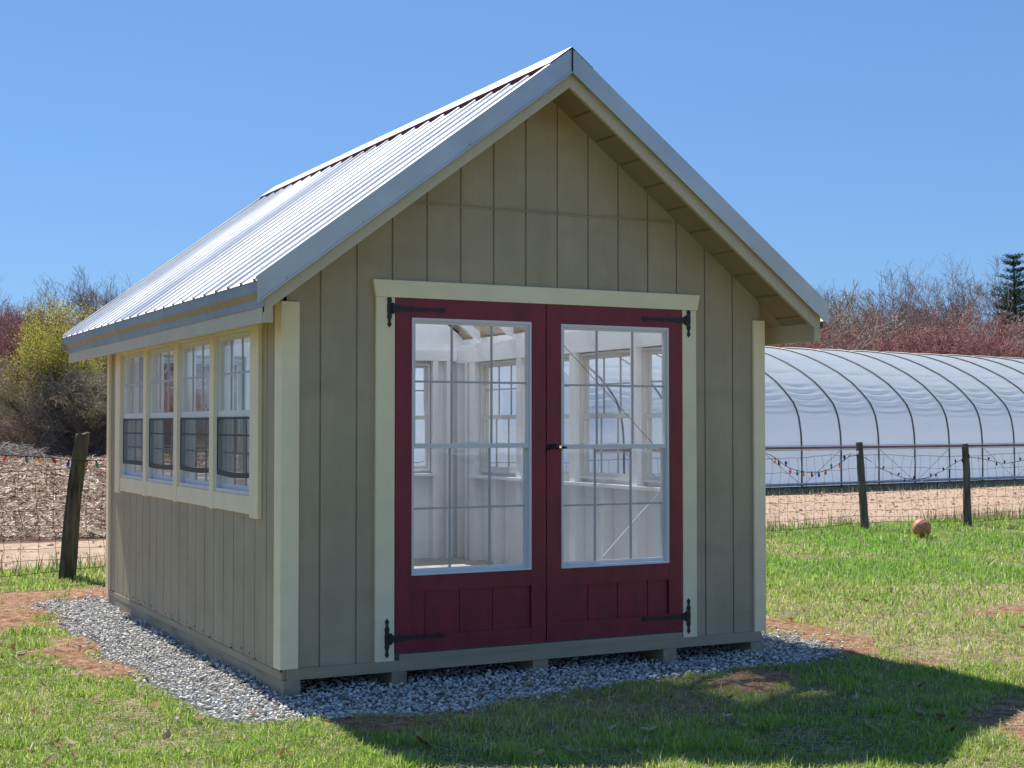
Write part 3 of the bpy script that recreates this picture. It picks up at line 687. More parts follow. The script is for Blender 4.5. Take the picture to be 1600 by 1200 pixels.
# ---- grass blades, straw, leaves
CA=np.array([math.sin(YAW),math.cos(YAW)]); CR=np.array([math.cos(YAW),-math.sin(YAW)])
def sector(n,r0,r1,rs,p=.5,half=.43):
    """points in the camera's ground sector; r distribution exponent"""
    r=r0+(r1-r0)*rs.rand(n)**(1/p) if False else None
    u=rs.rand(n); dep=1/((1/r0)*(1-u)+(1/r1)*u)      # density ~ 1/r^3 per area*r...
    lat=dep*rs.uniform(-half,half,n)
    x=CAM.x+CA[0]*dep+CR[0]*lat; y=CAM.y+CA[1]*dep+CR[1]*lat
    return x,y,dep
def blades():
    rs=np.random.RandomState(21)
    n=760000
    x,y,dep=sector(n,4.9,21,rs,half=.53)
    g,s,d=masks(x,y)
    lush=sstep(4.5,8.5,x+.4*y)*sstep(-.5,3.2,y)*(.15+.75*sstep(.35,.65,fbm(x+21,y,.8,3)))
    t=fbm(x+77,y+31,.9,3); cl=fbm(x,y+60,5,3)
    p=.95*sstep(.36,.66,cl+.15*lush+.25*(1-sstep(.3,.7,fbm(x+12,y,1.7,3))))
    p=np.maximum(p,.16); p=p*sstep(-.02,.12,g)*(1-.97*sstep(.1,-.08,s))*(1-.3*sstep(.25,-.35,d))
    p=np.where((x>-.1)&(x<3.15)&(y>-.1)&(y<4.4),0,p)
    fenceclump=np.exp(-((y-(LAWN_Y(x)-.05))/.22)**2)
    p=np.maximum(p,.8*fenceclump*sstep(.35,.5,fbm(x,y,2.5)))
    edge=LAWN_Y(x)+.25*(fbm(x,y,2.2)-.4)+.1
    p=np.where(y>edge,0,p)
    k=rs.rand(n)<p
    x,y,dep,g,s,d,t,lush,fc,cl=[v[k] for v in (x,y,dep,g,s,d,t,lush,fenceclump,cl)]; n=len(x)
    z=gz(x,y)-.004
    sc_=np.clip(dep/9,.8,1.9)
    tall=rs.rand(n)**3
    clump=sstep(.55,.75,fbm(x+3,y+8,4.2,3))
    L_=(.014+.022*rs.rand(n)+.055*clump*rs.rand(n)+.03*tall+.06*fc*rs.rand(n)+.012*lush)*np.clip(sc_,.9,1.35)
    wd=(.0019+.0016*rs.rand(n))*sc_
    a=rs.uniform(0,6.283,n); lean=rs.uniform(.15,1.25,n); 
    dx,dy=np.cos(a),np.sin(a); tw=a+1.57+rs.normal(0,.4,n); wx,wy=np.cos(tw)*wd,np.sin(tw)*wd
    def pt(f,ww):
        h=L_*f; bend=lean*f
        return x+dx*h*np.sin(bend), y+dy*h*np.sin(bend), z+h*np.cos(bend)
    P=np.zeros((n,5,3))
    b=pt(0,1); m=pt(.55,1); tp=pt(1,0)
    P[:,0]=np.stack([b[0]-wx,b[1]-wy,b[2]],-1); P[:,1]=np.stack([b[0]+wx,b[1]+wy,b[2]],-1)
    P[:,2]=np.stack([m[0]+wx*.8,m[1]+wy*.8,m[2]],-1); P[:,3]=np.stack([m[0]-wx*.8,m[1]-wy*.8,m[2]],-1); P[:,4]=np.stack(tp,-1)
    base=np.arange(n)[:,None]*5
    # triangles only (uniform)
    F=np.concatenate([base+np.array([[0,1,2]]),base+np.array([[0,2,3]]),base+np.array([[3,2,4]])],1).reshape(-1,3)
    green=np.array([.26,.42,.05]); yel=np.array([.47,.52,.10]); straw=np.array([.66,.57,.34]); deep=np.array([.12,.28,.035]); lushc=np.array([.20,.385,.055])
    r=rs.rand(n); mixy=np.clip(t*1.3-.25+rs.normal(0,.25,n),0,1)[:,None]
    c=green*(1-mixy)+yel*mixy
    c=np.where((rs.rand(n)<.15)[:,None],deep,c)
    lf=np.clip(lush*1.0+rs.normal(0,.2,n),0,1)[:,None]; c=c*(1-lf)+lushc*lf
    ps=.14+.13*sstep(.25,-.35,d)+.15*(t>.55); ps=ps*(1-.75*lush)
    c=np.where((rs.rand(n)<ps)[:,None],straw*rs.uniform(.6,1.1,n)[:,None],c)
    c=np.minimum(c*rs.uniform(.7,1.55,n)[:,None],.8)
    col=np.repeat(c,5,0)
    o=npmesh('grass',P.reshape(-1,3),F,attr_mat('grass_blade',.5,.5,spec=.25),col=col); tag(o,'short patchy spring grass growing over the lawn','grass',kind='stuff')
    print('blades',n)
blades()
def straws(name,label,cat,x,y,z,L_,wd,col,seed,tilt=.15,curl=.4,matname='straw'):
    """flat curved strips lying on the ground"""
    rs=np.random.RandomState(seed); n=len(x); a=rs.uniform(0,6.283,n); k=rs.normal(0,curl,n)
    P=np.zeros((n,3,2,3)); up=rs.normal(0,tilt,n); lift=np.abs(rs.normal(0,.3,n))*wd*2
    for j,f in enumerate((-.5,0,.5)):
        ang=a+k*f; cx=x+np.cos(ang)*L_*f; cy=y+np.sin(ang)*L_*f; cz=z+f*L_*up+np.where(f==0,lift,0)+np.abs(up)*L_*.5
        roll=rs.normal(0,.6,n)
        for s_,sg in enumerate((-1,1)):
            P[:,j,s_,0]=cx-np.sin(ang)*wd*sg*.5*np.cos(roll); P[:,j,s_,1]=cy+np.cos(ang)*wd*sg*.5*np.cos(roll); P[:,j,s_,2]=cz+wd*.5*sg*np.sin(roll)+wd*.3
    b=np.arange(n)[:,None]*6
    F=np.concatenate([b+np.array([[0,1,3,2]]),b+np.array([[2,3,5,4]])],1).reshape(-1,4)
    o=npmesh(name,P.reshape(-1,3),F,attr_mat(matname,.8,.15),col=np.repeat(col,6,0)); return tag(o,label,cat,kind='stuff')
rs=np.random.RandomState(31); x,y,dep=sector(105000,4.9,20,rs,half=.53); g,s,d=masks(x,y)
dens=.25+.55*sstep(.56,.44,fbm(x,y+60,5,3))+.4*sstep(.25,-.35,d)+.35*sstep(.5,.62,fbm(x+50,y+5,1.4,3)); k=(g>.03)&(y<LAWN_Y(x)+.1)&(rs.rand(len(x))<dens)&~((x>-.1)&(x<3.15)&(y>-.1)&(y<4.4)); x,y,dep=x[k],y[k],dep[k]; n=len(x)
col=np.array([.50,.42,.26])*rs.uniform(.45,1.15,n)[:,None]
straws('dry_thatch','pale dry grass stems lying through the lawn','thatch',x,y,gz(x,y)+.006,rs.uniform(.03,.10,n),rs.uniform(.0015,.0035,n)*np.clip(dep/9,.8,1.8),col,4,.12,.9)
# corn stubble
rs=np.random.RandomState(32); x,y,dep=sector(300000,15,70,rs,half=.40)
k=(rs.rand(len(x))<.30+.75*sstep(.40,.60,fbm(x*.6,y*1.4,.8,4)))&(y>10.75+.5*fbm(x,y,1.3))&(y<59)&(x<np.interp(y,[10,13,15.5,40,60],[4.5,8.5,10.5,13.5,26])); x,y,dep=x[k],y[k],dep[k]; n=len(x)
c0=np.array([[.48,.35,.25],[.32,.205,.14],[.16,.09,.065],[.72,.60,.46]])[rs.randint(0,4,n)]*rs.uniform(.6,1.1,n)[:,None]
clm=sstep(.35,.6,fbm(x,y,1.2)); 
straws('corn_stubble','broken brown corn stalks and husks littering the field','crop residue',x,y,-.02+.05*rs.rand(n)*clm,(.05+.20*rs.rand(n)**2)*np.clip(dep/22,.8,1.8),rs.uniform(.008,.026,n)*np.clip(dep/20,.8,2),c0,6,.22,.9,'stubble')
rs=np.random.RandomState(36); x=rs.uniform(-3,30,9000); y=rs.uniform(7.2,17,9000); k=(y>LAWN_Y(x)+.3)&((x>9.5)|(y<10.6)); x,y=x[k],y[k]; n=len(x)
straws('track_litter','bits of straw and small stones strewn over the sandy track','litter',x,y,np.full(n,-.011),rs.uniform(.02,.09,n),rs.uniform(.01,.03,n),np.array([[.30,.22,.16]])*rs.uniform(.5,2.0,n)[:,None],9,.1,.5,'litter')
# oak leaves
def leaves():
    rs=np.random.RandomState(41); n=200
    x,y,dep=sector(n,5.8,18,rs); x2=rs.uniform(-2.3,-.3,60); y2=rs.uniform(-2.8,3.4,60); x=np.r_[x,x2]; y=np.r_[y,y2]
    g,s,d=masks(x,y); k=(y<LAWN_Y(x))&~((x>-.15)&(x<3.15)&(y>-.1)&(y<4.4))&((g>0)|(rs.rand(len(x))<.15)); x,y=x[k],y[k]; n=len(x)
    m=12; V=[];F=[];Cc=[]
    for i in range(n):
        a=rs.uniform(0,6.28); S=rs.uniform(.010,.034); b=len(V); zc=gz(x[i:i+1],y[i:i+1])[0]+.012+rs.uniform(0,.015); tl=rs.normal(0,.35,2)
        V.append((x[i],y[i],zc))
        for j in range(m):
            t=2*math.pi*j/m; rr=S*(1 if j%2 else .62)*(.75+.5*abs(math.cos(t)))*rs.uniform(.8,1.15)
            u,v=rr*math.cos(t),rr*.65*math.sin(t); zz=zc+u*tl[0]+v*tl[1]+abs(v)*1.1+.25*abs(u)+rs.uniform(0,.008)
            V.append((x[i]+u*math.cos(a)-v*math.sin(a),y[i]+u*math.sin(a)+v*math.cos(a),zz))
        for j in range(m): F.append((b,b+1+j,b+1+(j+1)%m))
        c=np.array([[.55,.38,.22],[.70,.58,.42],[.30,.15,.08],[.62,.46,.30]])[rs.randint(4)]*rs.uniform(.7,1.15); Cc+=[c]*(m+1)
    o=npmesh('fallen_leaves',np.array(V),np.array(F),attr_mat('oak_leaf',.7,.25),col=np.array(Cc)); tag(o,'brown curled oak leaves scattered over the grass and soil','leaves',kind='stuff')
leaves()
def weeds(name,label,pts,h0,h1,cols,seed):
    rs=np.random.RandomState(seed); x,y=pts; n=len(x); L_=rs.uniform(h0,h1,n); a=rs.uniform(0,6.283,n); lean=rs.normal(0,.45,n); w_=rs.uniform(.004,.010,n)
    P=np.zeros((n,3,3)); wx,wy=np.cos(a)*w_,np.sin(a)*w_
    P[:,0]=np.stack([x-wx,y-wy,np.full(n,-.02)],-1); P[:,1]=np.stack([x+wx,y+wy,np.full(n,-.02)],-1); P[:,2]=np.stack([x+np.cos(a+1.5)*lean*L_,y+np.sin(a+1.5)*lean*L_,L_],-1)
    c=np.array(cols)[rs.randint(0,len(cols),n)]*rs.uniform(.7,1.2,n)[:,None]
    o=npmesh(name,P.reshape(-1,3),np.arange(n*3).reshape(-1,3),attr_mat(name,.7,.4),col=np.repeat(c,3,0)); tag(o,label,'weeds',kind='stuff')
rs=np.random.RandomState(55); x=rs.uniform(10,34,16000); y=17.5+(x-19.5)*.141-rs.gamma(2.,.22,16000)-.05
weeds('weeds','low grey green weeds along the foot of the greenhouse',(x,y),.03,.13,[(.30,.30,.20),(.22,.26,.13),(.45,.40,.28)],5)
x=rs.uniform(-2.5,16,5200); y=LAWN_Y(x)+rs.normal(-.05,.16,5200); k=fbm(x,y,2.3)>.46; x,y=x[k],y[k]
weeds('fence_weeds','taller weeds and dead stems growing along the bottom of the fence',(x,y),.05,.24,[(.20,.33,.07),(.45,.38,.24),(.14,.25,.06),(.32,.16,.10)],6)

# ================================================================== BASKETBALL
def ball():
    m,N,L,P=mat_new('orange_rubber'); n=noise_node(N,L,9,4); r=ramp(N,L,n.outputs[0],[(.3,(.46,.16,.07)),(.7,(.66,.30,.15))]); L.new(r.outputs[0],P.inputs['Base Color']); P.inputs['Roughness'].default_value=.6
    b=N.new('ShaderNodeBump'); b.inputs['Strength'].default_value=.4; b.inputs['Distance'].default_value=.003; n2=noise_node(N,L,160,2); L.new(n2.outputs[0],b.inputs['Height']); L.new(b.outputs[0],P.inputs['Normal'])
    rad=.112; e=empty('basketball',(10.16,6.2,.0),'faded orange basketball lying on the grass in front of the wire fence','ball')
    mb=MB(); nu,nv=40,24
    for j in range(nv+1):
        th=math.pi*j/nv
        for i in range(nu):
            ph=2*math.pi*i/nu; p=Vector((math.sin(th)*math.cos(ph),math.sin(th)*math.sin(ph),math.cos(th)))
            mb.v.append(tuple(p*rad))
    for j in range(nv):
        for i in range(nu): a=j*nu+i; c=j*nu+(i+1)%nu; mb.f.append((a,a+nu,c+nu,c))
    o=mb.build('ball_skin',m,e,True); o.location=(0,0,rad+.012); o.rotation_euler=(.5,.4,.3)
    s=MB()
    def ring(fn): s.tube([fn(2*math.pi*k/48)*rad*1.003 for k in range(49)],.0022,6,False)
    ring(lambda t:Vector((math.cos(t),math.sin(t),0))); ring(lambda t:Vector((math.cos(t),0,math.sin(t))))
    for sg in (-1,1): ring(lambda t:Vector((sg*(.55+.25*math.cos(2*t)*1)*1,math.cos(t),math.sin(t))).normalized())
    q=s.build('seam',M['iron'],e); q.location=o.location; q.rotation_euler=o.rotation_euler
ball()

# ================================================================== FENCE
def wood_mat(name,dark,light,moss):
    m,N,L,P=mat_new(name); n=noise_node(N,L,9,6,(3,3,.35)); r=ramp(N,L,n.outputs[0],[(.35,dark),(.68,light)])
    n2=noise_node(N,L,4,5,(1,1,.7)); f=ramp(N,L,n2.outputs[0],[(.5,(0,)*3),(.65,(1,)*3)])
    mx=N.new('ShaderNodeMix'); mx.data_type='RGBA'; L.new(f.outputs[0],mx.inputs[0]); L.new(r.outputs[0],mx.inputs[6]); mx.inputs[7].default_value=(*moss,1); L.new(mx.outputs[2],P.inputs['Base Color'])
    P.inputs['Roughness'].default_value=.9; b=N.new('ShaderNodeBump'); b.inputs['Strength'].default_value=1; b.inputs['Distance'].default_value=.02; n3=noise_node(N,L,16,6,(4,4,.3)); L.new(n3.outputs[0],b.inputs['Height']); L.new(b.outputs[0],P.inputs['Normal']); return m
M['oldpost']=wood_mat('split_post',(.015,.013,.010),(.14,.12,.085),(.075,.085,.035)); M['greypost']=wood_mat('grey_post',(.06,.055,.045),(.20,.18,.145),(.10,.10,.07))
fence=empty('wire_fence',(4,6.8,0),'rusty woven wire field fence on leaning wooden posts behind the shed','fence')
def fpost(x,y,h,r,lean,mat,square=False,seed=0,leany=0.):
    rr=random.Random(seed); mb=MB(); n=14 if not square else 8; H=12; b=0
    ph=[rr.uniform(-.22,.18) for _ in range(n)]
    for j in range(H+1):
        t=j/H; z=-.1+t*(h+.1); cx=x+lean*t+.012*math.sin(t*5+seed)*(not square); cy=y+leany*t
        for k in range(n):
            a=2*math.pi*k/n+.4
            q=r*(1+ph[k]*(1 if not square else .2)+rr.uniform(-.05,.05)); 
            if square: q=r*1.2/max(abs(math.cos(a-.4+.39)),abs(math.sin(a-.4+.39)))*(1+rr.uniform(-.03,.03))*.85
            q*=(1.12-.2*t)
            zz=z+(rr.uniform(-.02,.02) if j==H else 0)
            mb.v.append((cx+q*math.cos(a)-fence.location.x,cy+q*math.sin(a)-fence.location.y,zz))
    for j in range(H):
        for k in range(n): mb.f.append((j*n+k,j*n+(k+1)%n,(j+1)*n+(k+1)%n,(j+1)*n+k))
    mb.f.append(tuple(H*n+k for k in range(n)))
    return mb.build('fence_post',mat,fence)
fpost(0.015,6.15,1.30,.068,.135,M['oldpost'],False,2)
fpost(10.50,7.60,1.14,.047,-.10,M['greypost'],True,3); fpost(12.24,7.51,1.12,.056,-.065,M['greypost'],False,4)
for i,(px_,py_) in enumerate(((-2.5,5.9),(2.6,6.55),(5.2,7.0),(7.9,7.35),(14.3,7.55))): fpost(px_,py_,1.2,.055,[.06,-.05,.04,-.06,.03][i],M['oldpost' if i%2 else 'greypost'],False,10+i)
FL=[(-6,5.6),(-2.5,5.99),(0,6.24),(2.6,6.64),(5.2,7.09),(7.9,7.44),(10.5,7.67),(12.24,7.59),(14.3,7.62),(19,7.7)]
def fxy(s):
    # s = x
    return (s, float(np.interp(s,[p[0] for p in FL],[p[1] for p in FL])))
def wire_mesh():
    rr=random.Random(9); mb=MB(); zr=[.07,.16,.26,.37,.49,.63,.79,.97]
    jit=lambda i,k: (rr.uniform(-.014,.014))
    xs=[]; x=-6.
    while x<19: xs.append(x); x+=.152
    ctr={}
    for i,x in enumerate(xs):
        bow=.05*math.sin(x*1.7)+.03*math.sin(x*4.1)
        for k,z in enumerate(zr):
            fx,fy=fxy(x+jit(i,k)+.02*math.sin(z*7+x*2.3)); ctr[i,k]=(fx-fence.location.x,fy+.3*bow*math.sin(z*3)-fence.location.y,z+jit(i,k)*.7+.02*math.sin(x*1.9+k))
    for k in range(len(zr)): mb.tube([ctr[i,k] for i in range(len(xs))],  .0028 if k in(0,7) else .0022,4)
    for i in range(len(xs)): mb.tube([ctr[i,k] for k in range(len(zr))],.0020,4)
    return mb.build('wire_mesh',M['foil'],fence)
wire_mesh()
# ---- string lights
BC={'orange':(.85,.22,.03),'green':(.02,.42,.24),'yellow':(.85,.55,.03),'red':(.62,.02,.03),'blue':(.02,.08,.65),'clear':(.75,.78,.8),'dark':(.03,.03,.035),'peach':(.85,.42,.25)}
for k,v in list(BC.items()):
    m,N,L,P=mat_new('bulb_'+k); n=noise_node(N,L,30,2); r=ramp(N,L,n.outputs[0],[(.3,tuple(c*.9 for c in v)),(.7,v)]); L.new(r.outputs[0],P.inputs['Base Color']); P.inputs['Roughness'].default_value=.2; P.inputs['Transmission Weight'].default_value=0; BC[k]=m
    P.inputs['Subsurface Weight'].default_value=0
    t=N.new('ShaderNodeBsdfTranslucent'); L.new(r.outputs[0],t.inputs[0]); mx=N.new('ShaderNodeMixShader'); mx.inputs[0].default_value=.5; L.new(P.outputs[0],mx.inputs[1]); L.new(t.outputs[0],mx.inputs[2]); L.new(mx.outputs[0],N['Material Output'].inputs[0])
def bulb(parent,p,c,dirv,S=1.0,label=None):
    o0=parent.location; p=Vector(p)-o0; d=Vector(dirv).normalized()
    mb=MB(); prof=[(0,.007),(.006,.012),(.016,.0165),(.028,.015),(.040,.009),(.048,.002)]
    mb.tube([p+d*(.012+a)*S for a,_ in prof],[b*S for _,b in prof],10)
    o=mb.build('bulb',BC[c],parent,True)
    s=MB(); s.tube([p-d*.008*S,p+d*.013*S],[.0085*S,.0075*S],8); s.build('socket',M['iron'],o)
def string(name,label,pts,bulbs,S):
    e=empty(name,pts[0],label,'string lights','coloured string lights hung along the fence'); mb=MB(); o0=e.location
    P=[Vector(p)-o0 for p in pts]; fine=[]
    for i in range(len(P)-1):
        for t in (0,.5): fine.append(P[i].lerp(P[i+1],t))
    fine.append(P[-1]); mb.tube(fine,.004,6); mb.build('cord',M['iron'],e)
    rr=random.Random(len(pts))
    for (x,y,z,c,down) in bulbs: bulb(e,(x,y,z),c,(rr.uniform(-.5,.5),-.15,-1 if down else 1),S)
yL=6.03
lb=[(-.519,1.087,'orange'),(-.353,1.074,'green'),(-.245,1.067,'yellow'),(-.125,1.06,'red'),(.013,1.036,'blue'),(.172,1.034,'orange'),(.25,1.028,'green'),(-.70,1.09,'blue'),(-.9,1.10,'red'),(.42,1.03,'yellow')]
string('string_lights','string of coloured bulbs passing in front of the dark leaning post left of the shed',[(-2.5,5.85,1.12),(-1.2,yL,1.135)]+[(x,yL if x<.01 or x>.1 else yL,z+.028) for x,z,c in sorted(lb)]+[(1.0,6.2,1.03),(2.6,6.5,1.1)],[(x,yL,z+.025,c,True) for x,z,c in lb],.95)
yR=7.42
pr=[(8.5,1.10),(8.835,.995),(8.9,.96),(9.0,.895),(9.06,.86),(9.13,.83),(9.23,.805),(9.33,.785),(9.46,.772),(9.58,.770),(9.69,.80),(9.79,.825),(9.92,.885),(10.0,.93),(10.08,.975),(10.2,.985),(10.35,.95),(10.45,.90)]
rbulb=[(8.885,.953,'peach',1),(8.935,.93,'red',1),(9.055,.868,'blue',0),(9.126,.825,'orange',1),(9.227,.80,'green',1),(9.329,.785,'yellow',1),(9.463,.775,'red',1),(9.577,.772,'blue',1),(9.691,.80,'orange',1),(9.785,.825,'green',0),(9.912,.88,'peach',1),(10.0,.93,'dark',0),(10.08,.975,'clear',0),(10.2,.985,'clear',0)]
string('string_lights','string of coloured bulbs sagging along the fence left of the square post',[(x,yR,z) for x,z in pr],[(x,yR,z,c,d_) for x,z,c,d_ in rbulb],1.05)
pr=[(10.5,.84),(10.62,.80),(10.75,.755),(10.88,.71),(11.0,.675),(11.15,.66),(11.3,.665),(11.45,.69),(11.55,.73),(11.68,.77),(11.8,.83),(11.9,.87),(12.02,.92),(12.15,.94),(12.32,.93),(12.5,.90),(12.65,.87),(12.8,.85),(12.95,.86),(13.1,.885),(13.3,.90),(13.6,.86),(14.2,.95)]
rb=[(x,z,('dark','clear','dark','dark')[i%4],i%2) for i,(x,z) in enumerate(pr[1:-1])]
string('string_lights','tangled dark cord of mostly burnt out bulbs draped between the two right hand posts',[(x,yR-.02,z) for x,z in pr],[(x,yR-.02,z,c,d_) for x,z,c,d_ in rb],.8)

# ================================================================== HOOP GREENHOUSE
def hoophouse():
    gx,gy=19.5,17.5; an=.14; dx,dy=math.cos(an),math.sin(an); nx,ny=-dy,dx
    e=empty('hoop_greenhouse',(gx,gy,0),'long white plastic film hoop greenhouse beyond the sandy track','greenhouse')
    half=[(0,0),(0,.9),(.02,1.25),(.09,1.6),(.22,1.85),(.45,2.08),(.75,2.33),(1.2,2.60),(1.7,2.83),(2.15,3.0),(2.6,3.13),(3.1,3.22),(3.6,3.27),(4.0,3.285)]
    prof=half+[(8-a,b) for a,b in half[::-1][1:]]
    # smooth resample
    ds=[0]; 
    for (a,b),(c,d) in zip(prof[:-1],prof[1:]): ds.append(ds[-1]+math.hypot(c-a,d-b))
    T=ds[-1]; ns=420; tt=np.linspace(0,T,ns); pa=np.interp(tt,ds,[p[0] for p in prof]); pb=np.interp(tt,ds,[p[1] for p in prof])
    for _ in range(3): pa[1:-1]=(pa[:-2]+2*pa[1:-1]+pa[2:])/4; pb[1:-1]=(pb[:-2]+2*pb[1:-1]+pb[2:])/4
    P=lambda t,a,z:(dx*t+nx*a,dy*t+ny*a,z)
    # local normals
    ta=np.gradient(pa); tb=np.gradient(pb); ln=np.hypot(ta,tb); na=-tb/ln; nb=ta/ln
    sp_=1.22; k0=-6.6; k1=20
    m,N,L,Pn=mat_new('greenhouse_film'); n=noise_node(N,L,1.5,4); r=ramp(N,L,n.outputs[0],[(.3,(.74,.82,.93)),(.7,(.80,.87,.97))]); L.new(r.outputs[0],Pn.inputs['Base Color']); Pn.inputs['Roughness'].default_value=.35; Pn.inputs['Specular IOR Level'].default_value=.5  # blue in the film colour stands in for reflected sky
    t_=N.new('ShaderNodeBsdfTranslucent'); t_.inputs[0].default_value=(.84,.90,.99,1); mx=N.new('ShaderNodeMixShader'); mx.inputs[0].default_value=.6; L.new(Pn.outputs[0],mx.inputs[1]); L.new(t_.outputs[0],mx.inputs[2]); L.new(mx.outputs[0],N['Material Output'].inputs[0])
    sub=12; nt_=int((k1-k0)*sub)+1; V=[];F=[]
    rr=np.random.RandomState(3); phs=rr.rand(60)*6.28; amp=rr.uniform(.6,1.3,60)
    for i in range(nt_):
        k=k0+i/sub; t=k*sp_; f=k-math.floor(k); sc2=math.sin(math.pi*f); kk=int(math.floor(k))+10
        for j in range(ns):
            zz=pb[j]; off=.0
            front_=min(tt[j],T-tt[j])
            if zz>.9: off=-.035*sc2*sstep(.9,1.8,zz)
            wr=.016*amp[kk]*sc2*math.sin(zz*46+phs[kk]+1.6*sc2)*float(sstep(1.5,1.7,zz)*sstep(2.5,2.1,zz)) + .006*sc2*math.sin(zz*24+phs[kk]*2)*float(sstep(2.2,2.4,zz))
            dip=-.035*math.exp(-((zz-2.58)/.035)**2)*(.35+sc2*.65)
            if zz<.9: off=-.012*math.sin(zz*9)+.008*math.sin(t*5+zz*4)
            q=off+wr+dip*.6
            V.append(P(t,pa[j]+na[j]*q,max(.02,zz+nb[j]*q)+(.035*0)))
    V=np.array(V)
    I=np.arange(nt_*ns).reshape(nt_,ns); q=np.stack([I[:-1,:-1],I[1:,:-1],I[1:,1:],I[:-1,1:]],-1).reshape(-1,4)
    npmesh('film_cover',V,q,m,e,smooth=True)
    mb=MB(); pts=[P(k0*sp_,pa[j],pb[j]) for j in range(ns)]; mb.add(pts,[tuple(range(ns))]); mb.build('end_wall',m,e)
    gal=paint('hoop_pipe',(.10,.095,.10),.15,.5,9,None,0)
    for k in range(-6,21):
        mb=MB(); mb.tube([P(k*sp_,pa[j]+na[j]*.018,pb[j]+nb[j]*.018+.0) for j in range(0,ns,6)],.019,6); mb.build('hoop',gal,e)
    wd=paint('rail_wood',(.20,.13,.12),.2,.8,6,(.5,.5,4),0); wt=paint('rail_metal',(.55,.56,.60),.08,.4,6,None,0)
    mb=MB()
    for a0,z0 in ((-.055,.875),):
        mb.hexa([P(k0*sp_,a0,z0),P(k1*sp_,a0,z0),P(k1*sp_,-.0,z0),P(k0*sp_,-.0,z0),P(k0*sp_,a0,z0+.05),P(k1*sp_,a0,z0+.05),P(k1*sp_,0,z0+.05),P(k0*sp_,0,z0+.05)])
    mb.build('hip_rail',wd,e)
    mb=MB(); mb.tube([P(k0*sp_,-.06,.855),P(k1*sp_,-.06,.855)],.012,6); mb.tube([P(k0*sp_,-.06,.945),P(k1*sp_,-.06,.945)],.010,6); mb.tube([P(k0*sp_,-.07,.135),P(k1*sp_,-.07,.135)],.028,8); mb.build('roll_pipe',wt,e)
    mb=MB(); mb.hexa([P(k0*sp_,-.05,-.03),P(k1*sp_,-.05,-.03),P(k1*sp_,-.01,-.03),P(k0*sp_,-.01,-.03),P(k0*sp_,-.05,.085),P(k1*sp_,-.05,.085),P(k1*sp_,-.01,.085),P(k0*sp_,-.01,.085)]); mb.build('base_board',paint('dark_board',(.035,.03,.03),.3,.9),e)
    mb=MB()
    for k in (-6,-3,0,3,6,9): mb.tube([P(k*sp_,-.03,.86),P((k+1)*sp_,-.04,.10)],.005,4); mb.tube([P((k+2)*sp_,-.03,.86),P((k+1)*sp_,-.04,.10)],.005,4)
    mb.build('cross_brace',gal,e)
hoophouse()

# ================================================================== TREES
def grow(seed, H, spread=1., trunk_r=.12, levels=5, droop=0., upright=.5, nb=(4,7), stems=1, low=.25, thin=.010):
    """returns trunk segs and twig segs as lists of polylines (pts, radii)"""
    rr=random.Random(seed); T=[];Q=[]
    def rec(p,d,L_,r,lev):
        n=4 if lev<2 else 3; pts=[p]; rad=[r]; q=p; dd=d
        for i in range(n):
            j=.16+.06*lev
            dd=(dd+Vector((rr.uniform(-j,j),rr.uniform(-j,j),rr.uniform(-j,j)*.6+(.06*upright if lev<3 else 0)-droop*.14*(lev>1)))).normalized()
            q=q+dd*(L_/n); pts.append(q); rad.append(max(r*(1-.62*(i+1)/n),thin*.5))
        (T if lev<2 else Q).append((pts,rad,lev))
        if lev>=levels: return
        k=rr.randint(*nb) if lev>0 else rr.randint(nb[0]+4,nb[1]+5)
        for c in range(k):
            t=rr.uniform(low if lev==0 else .2,1.0); idx=t*n; i0=min(int(idx),n-1); base=pts[i0].lerp(pts[i0+1],idx-i0)
            br=rad[i0]*(.62 if lev else .5)
            ax=(pts[i0+1]-pts[i0]).normalized(); az=rr.uniform(0,6.283); ang=rr.uniform(.35,1.0)*spread
            pr=ax.cross(Vector((rr.uniform(-1,1),rr.uniform(-1,1),.3))).normalized(); pr=Matrix.Rotation(az,3,ax)@pr
            nd=(ax*math.cos(ang)+pr*math.sin(ang)).normalized(); nd=(nd+Vector((0,0,.35*upright))).normalized()
            rec(base,nd,L_*rr.uniform(.42,.68)*(1.1-.35*t if lev==0 else 1),max(br,thin*.6),lev+1)
    for s_ in range(stems):
        d=Vector((rr.uniform(-.15,.15)*(1+stems*.7),rr.uniform(-.15,.15)*(1+stems*.7),1)).normalized()
        rec(Vector((rr.uniform(-.15,.15)*(stems>1),rr.uniform(-.15,.15)*(stems>1),-.1)),d,H*.72*rr.uniform(.8,1),trunk_r*(1 if stems==1 else .6),0)
    return T,Q
def lines_to_mesh(lines, sides=3, minr=.004):
    V=[];F=[]
    for pts,rad,lev in lines:
        ns=5 if lev<2 else sides; b=len(V); prev=None
        for i,p in enumerate(pts):
            t=(pts[min(i+1,len(pts)-1)]-pts[max(i-1,0)]).normalized()
            a=t.cross(Vector((0,0,1)) if abs(t.z)<.9 else Vector((1,0,0))).normalized(); c=t.cross(a); r=max(rad[i],minr)
            for k in range(ns):
                an=6.2832*k/ns; V.append(p+(a*math.cos(an)+c*math.sin(an))*r)
        for i in range(len(pts)-1):
            for k in range(ns): F.append((b+i*ns+k,b+i*ns+(k+1)%ns,b+(i+1)*ns+(k+1)%ns,b+(i+1)*ns+k))
    return np.array([tuple(v) for v in V]),np.array(F)
